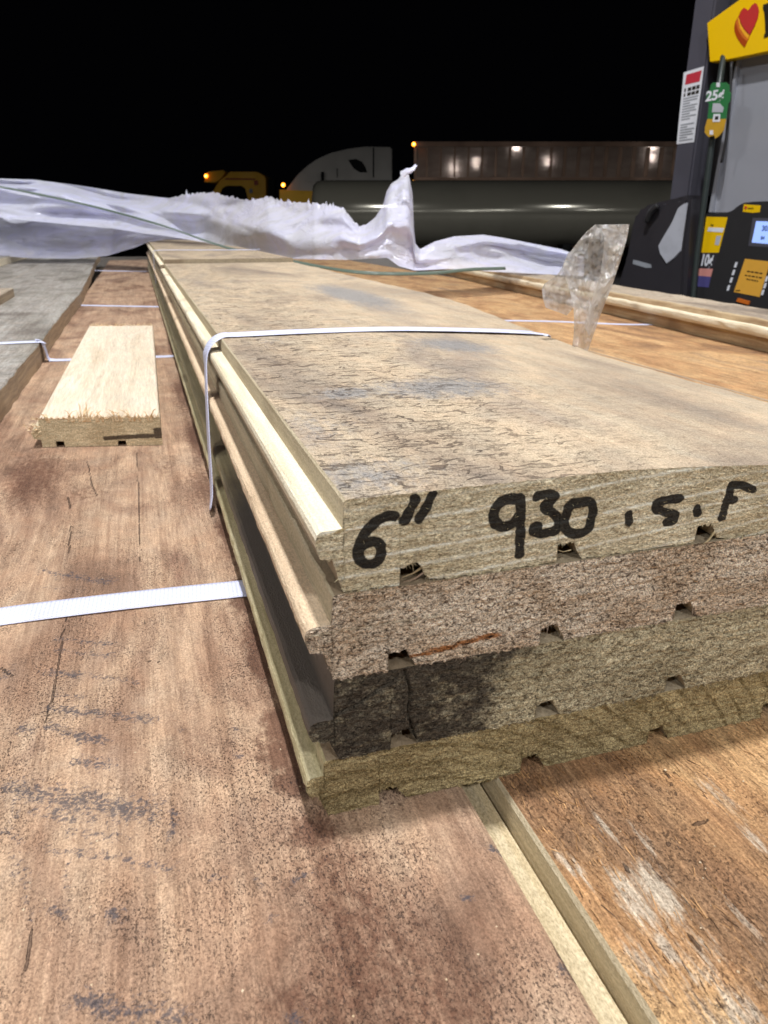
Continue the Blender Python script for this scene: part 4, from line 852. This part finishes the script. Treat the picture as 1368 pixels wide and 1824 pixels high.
# warning sticker on the corner post
stk = slab('warning_sticker', [(1218, 129), (1254, 118), (1236, 253), (1205, 257)], 1.2, 1.0, M_wh)
slab('red_block', [(1223, 133), (1250, 125), (1246, 145), (1220, 151)], 1.8, .6, M_crim, stk)
def sq(a, b, c, d): return slab('print_line', [a, b, c, d], 1.8, .5, M_gt, stk)
def lerp(p, q, t): return (p[0] + (q[0] - p[0]) * t, p[1] + (q[1] - p[1]) * t)
for k in range(17):
    t = .37 + k * .036; a = lerp((1218, 129), (1205, 257), t); b = lerp((1254, 118), (1236, 253), t); a2 = lerp((1218, 129), (1205, 257), t + .02); b2 = lerp((1254, 118), (1236, 253), t + .02)
    w = (.9, .86, .5, .9, .8, .88, .55, .9, .6)[k % 9]
    if k == 9: continue
    sq(lerp(a, b, .12), lerp(a, b, w), lerp(a2, b2, w), lerp(a2, b2, .12))
for t, h in ((.235, .05), (.305, .045)):
    for x0, x1 in ((.12, .2), (.3, .48), (.52, .7), (.74, .9)):
        a = lerp((1218, 129), (1205, 257), t); b = lerp((1254, 118), (1236, 253), t); a2 = lerp((1218, 129), (1205, 257), t + h); b2 = lerp((1254, 118), (1236, 253), t + h)
        slab('print_block', [lerp(a, b, x0), lerp(a, b, x1), lerp(a2, b2, x1), lerp(a2, b2, x0)], 1.9, .6, M_ink, stk)
# hose with hanging tags
def tube(name, pts, r, mat, parent, n=12):
    P = np.array(smooth(pts, 6)); tg = np.gradient(P, axis=0); tg /= np.linalg.norm(tg, axis=1)[:, None]; V = []
    for p, t in zip(P, tg):
        a = np.cross(t, (0, 1, 0.01)); a /= np.linalg.norm(a); b = np.cross(t, a)
        for k in range(n): q = 2 * math.pi * k / n; V.append(p + r * (math.cos(q) * a + math.sin(q) * b))
    F = [[i * n + k, i * n + (k + 1) % n, (i + 1) * n + (k + 1) % n, (i + 1) * n + k] for i in range(len(P) - 1) for k in range(n)]
    F += [list(range(n))[::-1], [(len(P) - 1) * n + k for k in range(n)]]
    return child(name, V, F, mat, parent, smoothf=True)
def pt(u, v, off): return tuple(pl(u, v, off))
hose = tube('hose', [pt(1289, 95, 10), pt(1287, 112, 30), pt(1280, 160, 60), pt(1272, 220, 60), pt(1262, 300, 60), pt(1250, 390, 60), pt(1240, 470, 60), pt(1232, 560, 60)], 8.5, M_hose, pump)
tube('cable', [pt(1303, 110, 40), pt(1300, 180, 40), pt(1293, 250, 40), pt(1285, 290, 40)], 4, M_pk, pump)
OT = 84
tag1 = slab('price_tag', [(1266, 151), (1270, 147), (1294, 147), (1299, 152), (1299, 163), (1302, 166), (1300, 181), (1297, 184), (1293, 212), (1260, 212), (1263, 184), (1258, 181), (1259, 163), (1264, 161)], OT, 2, M_gn)
slab('tag_foot', [(1260, 212), (1293, 212), (1289, 232), (1281, 242), (1274, 247), (1272, 241), (1262, 244), (1255, 236), (1256, 226)], OT + .2, 2, M_tg, tag1)
text('tag_price', '25¢', 34, 1257, 173, OT + .8, M_wh, tag1, 1.15)
for uv, m in (((1279, 151), M_wh), ((1267, 236), M_wh)):
    slab('tag_rivet', [(uv[0] - 3, uv[1] - 4), (uv[0] + 3, uv[1] - 4), (uv[0] + 3, uv[1] + 4), (uv[0] - 3, uv[1] + 4)], OT + 1.2, 1, m, tag1)
slab('tag_picture', [(1270, 184), (1282, 184), (1289, 192), (1287, 200), (1268, 200)], OT + .8, .8, M_flap, tag1)
slab('tag_label', [(1271, 203), (1283, 203), (1282, 217), (1269, 217)], OT + 1.0, .8, M_wh, tag1)
slab('tag_icon', [(1274, 207), (1280, 207), (1279, 213), (1273, 213)], OT + 1.5, .5, M_ink, tag1)
# lower console with screen, sticker, badge
con = slab('console', [(1248, 380), (1290, 380), (1304, 375), (1313, 367), (1324, 361), (1345, 359), (1440, 356), (1440, 620), (1205, 620), (1240, 470)], 20, 40, M_pk, bev=3)
OC = 20
slab('screen_bezel', [(1341, 388), (1430, 390), (1422, 444), (1333, 438)], OC + .5, 2, M_pf)
lcd = slab('screen', [(1347, 394), (1420, 396), (1413, 438), (1339, 432)], OC + .8, 3, M_lcd)
M_dig = mat_flat('screen_digit', (70, 90, 150), .4, .3, 0, 0, 10)
text('screen_digits', '30.', 19, 1357, 407, OC + 1.6, M_dig, lcd, .9); text('screen_digits', '84', 13, 1355, 424, OC + 1.6, M_dig, lcd, .9)
bd = slab('badge', [(1325, 364), (1355, 366), (1353, 378), (1340, 379), (1323, 377)], OC + 1, 2, M_y)
slab('badge_heart', [(1326, 368), (1328.5, 367), (1331, 368), (1330, 371), (1327.5, 374), (1326, 371)], OC + 1.8, .6, M_red, bd)
text('badge_word', "Love's", 6.6, 1332, 371, OC + 1.6, M_ink, bd, 1.0)
st2 = slab('notice_sticker', [(1327, 461), (1372, 466), (1353, 529), (1307, 520)], OC + .7, 1, M_st)
for (a, b) in (((1331, 482), (1358, 486)), ((1327, 489), (1358, 494)), ((1330, 496), (1351, 500))):
    k0 = 0.0
    while k0 < .98:
        k1 = min(1, k0 + random.Random(int(k0 * 100 + a[0])).uniform(.1, .25)); p0 = lerp(a, b, k0); p1 = lerp(a, b, k1)
        slab('print_word', [p0, p1, (p1[0] - .6, p1[1] + 2.2), (p0[0] - .6, p0[1] + 2.2)], OC + 1.2, .4, M_ink, st2); k0 = k1 + .06
text('sticker_word', "Love's", 6, 1310, 517, OC + 1.2, M_ink, st2)
for l in ([(1311, 472), (1307, 485.5), (1303, 499), (1298, 513)], [(1366, 497), (1363, 509), (1359, 521)]):
    for u, v in l: slab('tick_mark', [(u - 1, v - 5), (u + 3, v - 5), (u, v + 4.5), (u - 4, v + 4.5)], OC + .6, .8, M_wh)
slab('orange_catch', [(1314, 531), (1335, 537), (1333, 543), (1311, 537)], OC + 6, 8, M_or)
# price label left of the console
lb = slab('price_label', [(1258, 386), (1296, 387), (1280, 450), (1249, 450)], OC + 1.0, 1, M_tg if False else M_y)
slab('label_band', [(1262, 405), (1290, 406), (1287, 414), (1260, 412)], OC + 1.6, .6, M_wh, lb); slab('label_icon', [(1276, 420), (1285, 420), (1280, 437), (1273, 436)], OC + 1.6, .6, M_flap, lb)
text('label_word', 'Pay', 7, 1266, 401, OC + 1.6, M_ink, lb)
l2 = slab('price_label', [(1248, 450), (1279, 450), (1271, 478), (1245, 478)], OC + .8, 1, M_pd)
text('label_price', '10¢', 46, 1247.5, 464, OC + 1.6, M_wh, l2, .62, .12)
l3 = slab('price_label', [(1245, 478), (1270, 479), (1266, 493), (1243, 491)], OC + .8, 1, M_pi); l4 = slab('price_label', [(1243, 491), (1266, 493), (1262, 512), (1238, 510)], OC + .8, 1, M_pu)
# nozzle boot and nozzle guard
boot = slab('nozzle_boot', [(1227, 345), (1205, 352), (1180, 357), (1160, 362), (1142, 368), (1130, 378), (1123, 395), (1118, 425), (1112, 460), (1102, 490), (1090, 540), (1084, 620), (1214, 620)], 70, 150, M_pd, bev=14)
slab('boot_flap', [(1224, 361), (1216, 364), (1207, 371), (1197, 395), (1181, 422), (1172, 438), (1175, 452), (1187, 470), (1200, 460), (1212, 447), (1217, 410)], 74, 6, M_flap, boot, 1.5)
slab('boot_label', [(1128, 463), (1134, 464), (1159, 471), (1160, 477), (1150, 477), (1127, 470)], 71.5, 2, M_gt, boot)
tube('nozzle_spout', [pt(1152, 395, 84), pt(1160, 376, 88), pt(1172, 366, 84)], 9, M_pk, boot)
slab('nozzle_hook', [(1229, 405), (1236, 405), (1229, 450), (1223, 448)], 24, 12, M_ps, pump, 2)

# ------------------------------------------------------------------ trucks in the dark behind
HR = np.stack([_rt, _fw, np.array([0, 0, 1.0])])
def hl(u, v, D, og): return HR @ (ondepth(u, v, D) - og)
def prism(name, px, D, depth, mat, parent, og, bev=0.0):
    pts = [hl(u, v, D, og) for u, v in px]; n = len(pts)
    V = [(p[0], D - og_d[0], p[2]) for p in pts] + [(p[0], D - og_d[0] + depth, p[2]) for p in pts]
    F = [list(range(n))[::-1], list(range(n, 2 * n))] + [[k, (k + 1) % n, (k + 1) % n + n, k + n] for k in range(n)]
    o = child(name, V, F, mat, parent); bm = bmesh.new(); bm.from_mesh(o.data); bmesh.ops.recalc_face_normals(bm, faces=bm.faces)
    if bev: bmesh.ops.bevel(bm, geom=list(bm.edges), offset=bev * MM, segments=2, affect='EDGES')
    bm.to_mesh(o.data); bm.free(); return o
og_d = [0.0]
def vehicle(name, u, D, label, cat):
    p = ondepth(u, 400, D); p[2] = GROUND; og_d[0] = D; e = empty(name, p, -YAW); prop(e, label, cat); return e, p
M_cabw = mat_flat('dull_white_paint', (178, 172, 162), .45, .4, 0, .3, 1.2); M_glass = mat_flat('dark_glass', (10, 10, 11), .5, .1, 0, 0, 1)
M_cabY = mat_flat('yellow_truck_paint', (250, 190, 24), .45, .4, 0, .3, 1.5); M_ty = mat_flat('tyre_rubber', (24, 24, 24), .8, .2, 0, .2, 3)
M_amb = mat_flat('amber_lamp', (255, 150, 30), .3, .4, 0, 0, 1, (1.0, 0.30, 0.02), 5.0); M_core = mat_flat('amber_core', (255, 220, 90), .3, .4, 0, 0, 1, (1.0, 0.62, 0.12), 14.0)
def ball(name, c, r, mat, parent):
    bm = bmesh.new(); bmesh.ops.create_uvsphere(bm, u_segments=14, v_segments=8, radius=r * MM)
    me = bpy.data.meshes.new(name); bm.to_mesh(me); bm.free(); me.materials.append(mat); o = bpy.data.objects.new(name, me); COL.objects.link(o); o.parent = parent; o.location = np.asarray(c) * MM; return o
def marker(u, v, D, og, parent, r=55):
    c = hl(u, v, D, og); c[1] = D - og_d[0]; b = ball('marker_lamp', c, r, M_amb, parent); ball('bulb', (0, -r * .75, 0), r * .42, M_core, b)
def wheel(x, parent, y=150, r=500):
    V = []; n = 24
    for yy, rr in ((0, r * .6), (0, r), (280, r), (280, r * .6)):
        for k in range(n): a = 2 * math.pi * k / n; V.append((x + rr * math.cos(a), y + yy, r + rr * math.sin(a)))
    F = [[i * n + k, i * n + (k + 1) % n, (i + 1) * n + (k + 1) % n, (i + 1) * n + k] for i in range(3) for k in range(n)] + [list(range(n)), [3 * n + k for k in range(n)]]
    child('wheel', V, F, M_ty, parent)
# pale sleeper tractor
e, og = vehicle('semi_truck', 605, 25000, 'pale semi truck with curved sleeper roof parked in the dark behind the film', 'truck')
prism('cab', [(505, 345), (512, 335), (530, 311), (545, 297), (565, 283), (590, 272), (620, 265), (650, 261), (698, 262), (698, 462), (505, 462)], 25000, 2400, M_cabw, e, og, 40)
prism('window', [(620, 285), (634, 283), (645, 288), (651, 297), (654, 307), (641, 307), (630, 300)], 24985, 30, M_glass, e, og)
prism('roof_seam', [(664, 263), (666.5, 263), (666.5, 330), (664, 330)], 24990, 20, M_glass, e, og)
prism('door_seam', [(600, 300), (601.5, 300), (601.5, 330), (600, 330)], 24990, 20, M_glass, e, og)
prism('mirror', [(572, 306), (577, 306), (577, 322), (572, 322)], 24800, 120, M_ty, e, og)
prism('side_moulding', [(548, 316), (690, 316), (690, 322), (545, 324)], 24960, 60, M_cabw, e, og)
prism('bumper', [(498, 338), (560, 340), (560, 372), (498, 372)], 24900, 400, M_cabY, e, og)
marker(504.5, 329.5, 24900, og, e, 62)
for x in (-1500, 900, 2000): wheel(x, e)
# yellow truck
e, og = vehicle('dump_truck', 420, 28000, 'yellow truck cab with amber roof lamp, left of the pale semi truck', 'truck')
prism('cab', [(377, 352), (382, 335), (391, 322), (404, 312), (408, 306), (458, 306), (468, 312), (473, 316), (474, 460), (377, 460)], 28000, 2400, M_cabY, e, og, 30)
prism('visor', [(365, 308), (376, 305), (398, 303), (401, 307), (393, 318), (384, 325), (364, 325)], 27900, 2200, M_cabY, e, og, 20)
prism('window', [(392, 345), (396, 335), (404, 331), (430, 331), (437, 336), (441, 352), (444, 372), (390, 372)], 27980, 30, M_glass, e, og)
prism('roof_moulding', [(403, 317), (455, 318), (455, 320.5), (400, 320)], 27970, 40, M_rb, e, og)
prism('side_lamp', [(452, 322), (459, 321), (460, 329), (453, 330)], 27960, 50, M_rb, e, og)
prism('mirror', [(444, 337), (449, 336), (450, 343), (445, 344)], 27900, 60, M_gt, e, og)
prism('exhaust_stack', [(478, 318), (490, 318), (490, 460), (478, 460)], 28400, 300, M_ty, e, og)
marker(367, 313.5, 27880, og, e, 62)
for x in (-700, 1600): wheel(x, e)
# box trailer with lamp reflections
def mat_trailer():
    g = NG('dull_trailer_aluminium'); n1 = g.noise((.0012, .0012, .004), 4, .6, .3); n2 = g.noise((.02, .02, .0015), 3, .6)
    c = g.mix(g.ss(n1, .35, .7), lin((196, 168, 150)), lin((220, 196, 178)))
    return g.done(g.bsdf(c, g.grey(n2, .05, .09), g.bump(n1, .002, .5), .28, .12))
M_tr = mat_trailer(); M_rail = mat_flat('trailer_rail', (150, 118, 96), .35, .5, .4, .3, 2)
e, og = vehicle('box_trailer', 950, 25500, 'long dull brown box trailer with amber corner lamp in the dark', 'trailer')
prism('box', [(742, 258), (1330, 258), (1330, 440), (742, 440)], 25500, 2500, M_tr, e, og)
prism('top_rail', [(738, 252), (1332, 252), (1332, 261), (738, 261)], 25440, 120, M_rail, e, og, 10)
prism('corner_post', [(737.5, 262), (742, 262), (742, 440), (737.5, 440)], 25440, 120, M_rail, e, og)
prism('lower_rail', [(742, 316), (1332, 316), (1332, 325), (742, 325)], 25380, 160, M_rail, e, og, 15)
rib = []
for k in range(22):
    u = 760 + k * 24.5; rib.append(u)
V = []; F = []
for u in rib:
    a, b = hl(u, 262, 25460, og), hl(u + 1.6, 315, 25460, og); q = len(V)
    V += [(x, D_ - 25500, z) for D_ in (25470, 25500) for x, z in ((a[0], a[2]), (b[0], a[2]), (b[0], b[2]), (a[0], b[2]))]
    F += [[q, q + 1, q + 2, q + 3], [q, q + 4, q + 5, q + 1], [q + 1, q + 5, q + 6, q + 2], [q + 3, q + 2, q + 6, q + 7], [q, q + 3, q + 7, q + 4]]
child('side_ribs', V, F, M_rail, e)
marker(737, 257, 25400, og, e, 62)
for x in (4200, 5600): wheel(x, e)
# dark tank in front of it
e, og = vehicle('tank_trailer', 870, 20000, 'dark cylindrical tank trailer lying in front of the trucks', 'tank trailer')
M_tank = mat_flat('dark_tank_paint', (140, 136, 122), .16, .6, .45, .3, .8)
def tank():
    D = 20000; zc = 270.0 + 132 - GROUND; r = 790.0; x0 = hl(552, 400, D, og)[0]; x1 = hl(1420, 400, D, og)[0]; n = 48; V = []
    prof = [(x0 - 0, .0), (x0 + 10, .55), (x0 + 60, .86), (x0 + 160, .97), (x0 + 300, 1.0)]
    k = x0 + 300
    while k < x1: k += 900; prof += [(k, 1.0), (k + 12, 1.012), (k + 60, 1.012), (k + 72, 1.0)] if False else [(k, 1.0)]
    for x, s in prof:
        for j in range(n): a = 2 * math.pi * j / n; V.append((x, r * s * math.cos(a) + 800, zc + r * s * math.sin(a)))
    m = len(prof); F = [[i * n + j, i * n + (j + 1) % n, (i + 1) * n + (j + 1) % n, (i + 1) * n + j] for i in range(m - 1) for j in range(n)] + [[(m - 1) * n + j for j in range(n)]]
    child('tank', V, F, M_tank, e, smoothf=True)
    for x in (x0 + 1500, x0 + 6500): child('support', [(x + a, b + 500, c) for c in (0, zc - 500) for a, b in ((0, 0), (200, 0), (200, 600), (0, 600))], [[0, 3, 2, 1], [4, 5, 6, 7], [0, 1, 5, 4], [1, 2, 6, 5], [2, 3, 7, 6], [3, 0, 4, 7]], M_ty, e)
tank()
# ------------------------------------------------------------------ ground and the deck carrying the boards
g = NG('concrete_forecourt'); n1 = g.noise((.0006, .0006, .0006), 5, .6); n2 = g.noise((.02, .02, .02), 4, .7)
M_gr = g.done(g.bsdf(g.mix(.4, g.mix(g.ss(n1, .35, .65), (.10, .10, .10), (.16, .155, .15)), g.ramp(n2, [(.3, (.4, .4, .4)), (.7, (.6, .6, .6))]), 'OVERLAY'), .8, g.bump(n2, .003), .3))
gr = mesh_obj('ground', [(-150000, -100000, GROUND), (150000, -100000, GROUND), (150000, 250000, GROUND), (-150000, 250000, GROUND)], [[0, 1, 2, 3]], M_gr, (0, 0, GROUND)); prop(gr, kind='structure')
M_deck = mat_milled('deck_planks', (96, 84, 70), (74, 66, 56), 12)
dk = mesh_obj('flatbed_deck', [(x, y, z) for z in (-140, -20) for x, y in ((-1100, -900), (1150, -900), (1150, 4200), (-1100, 4200))], [[0, 3, 2, 1], [4, 5, 6, 7], [0, 1, 5, 4], [1, 2, 6, 5], [2, 3, 7, 6], [3, 0, 4, 7]], M_deck, (0, 1600, -140)); prop(dk, kind='structure')
for o in bpy.data.objects:
    if '_og' in o: del o['_og']
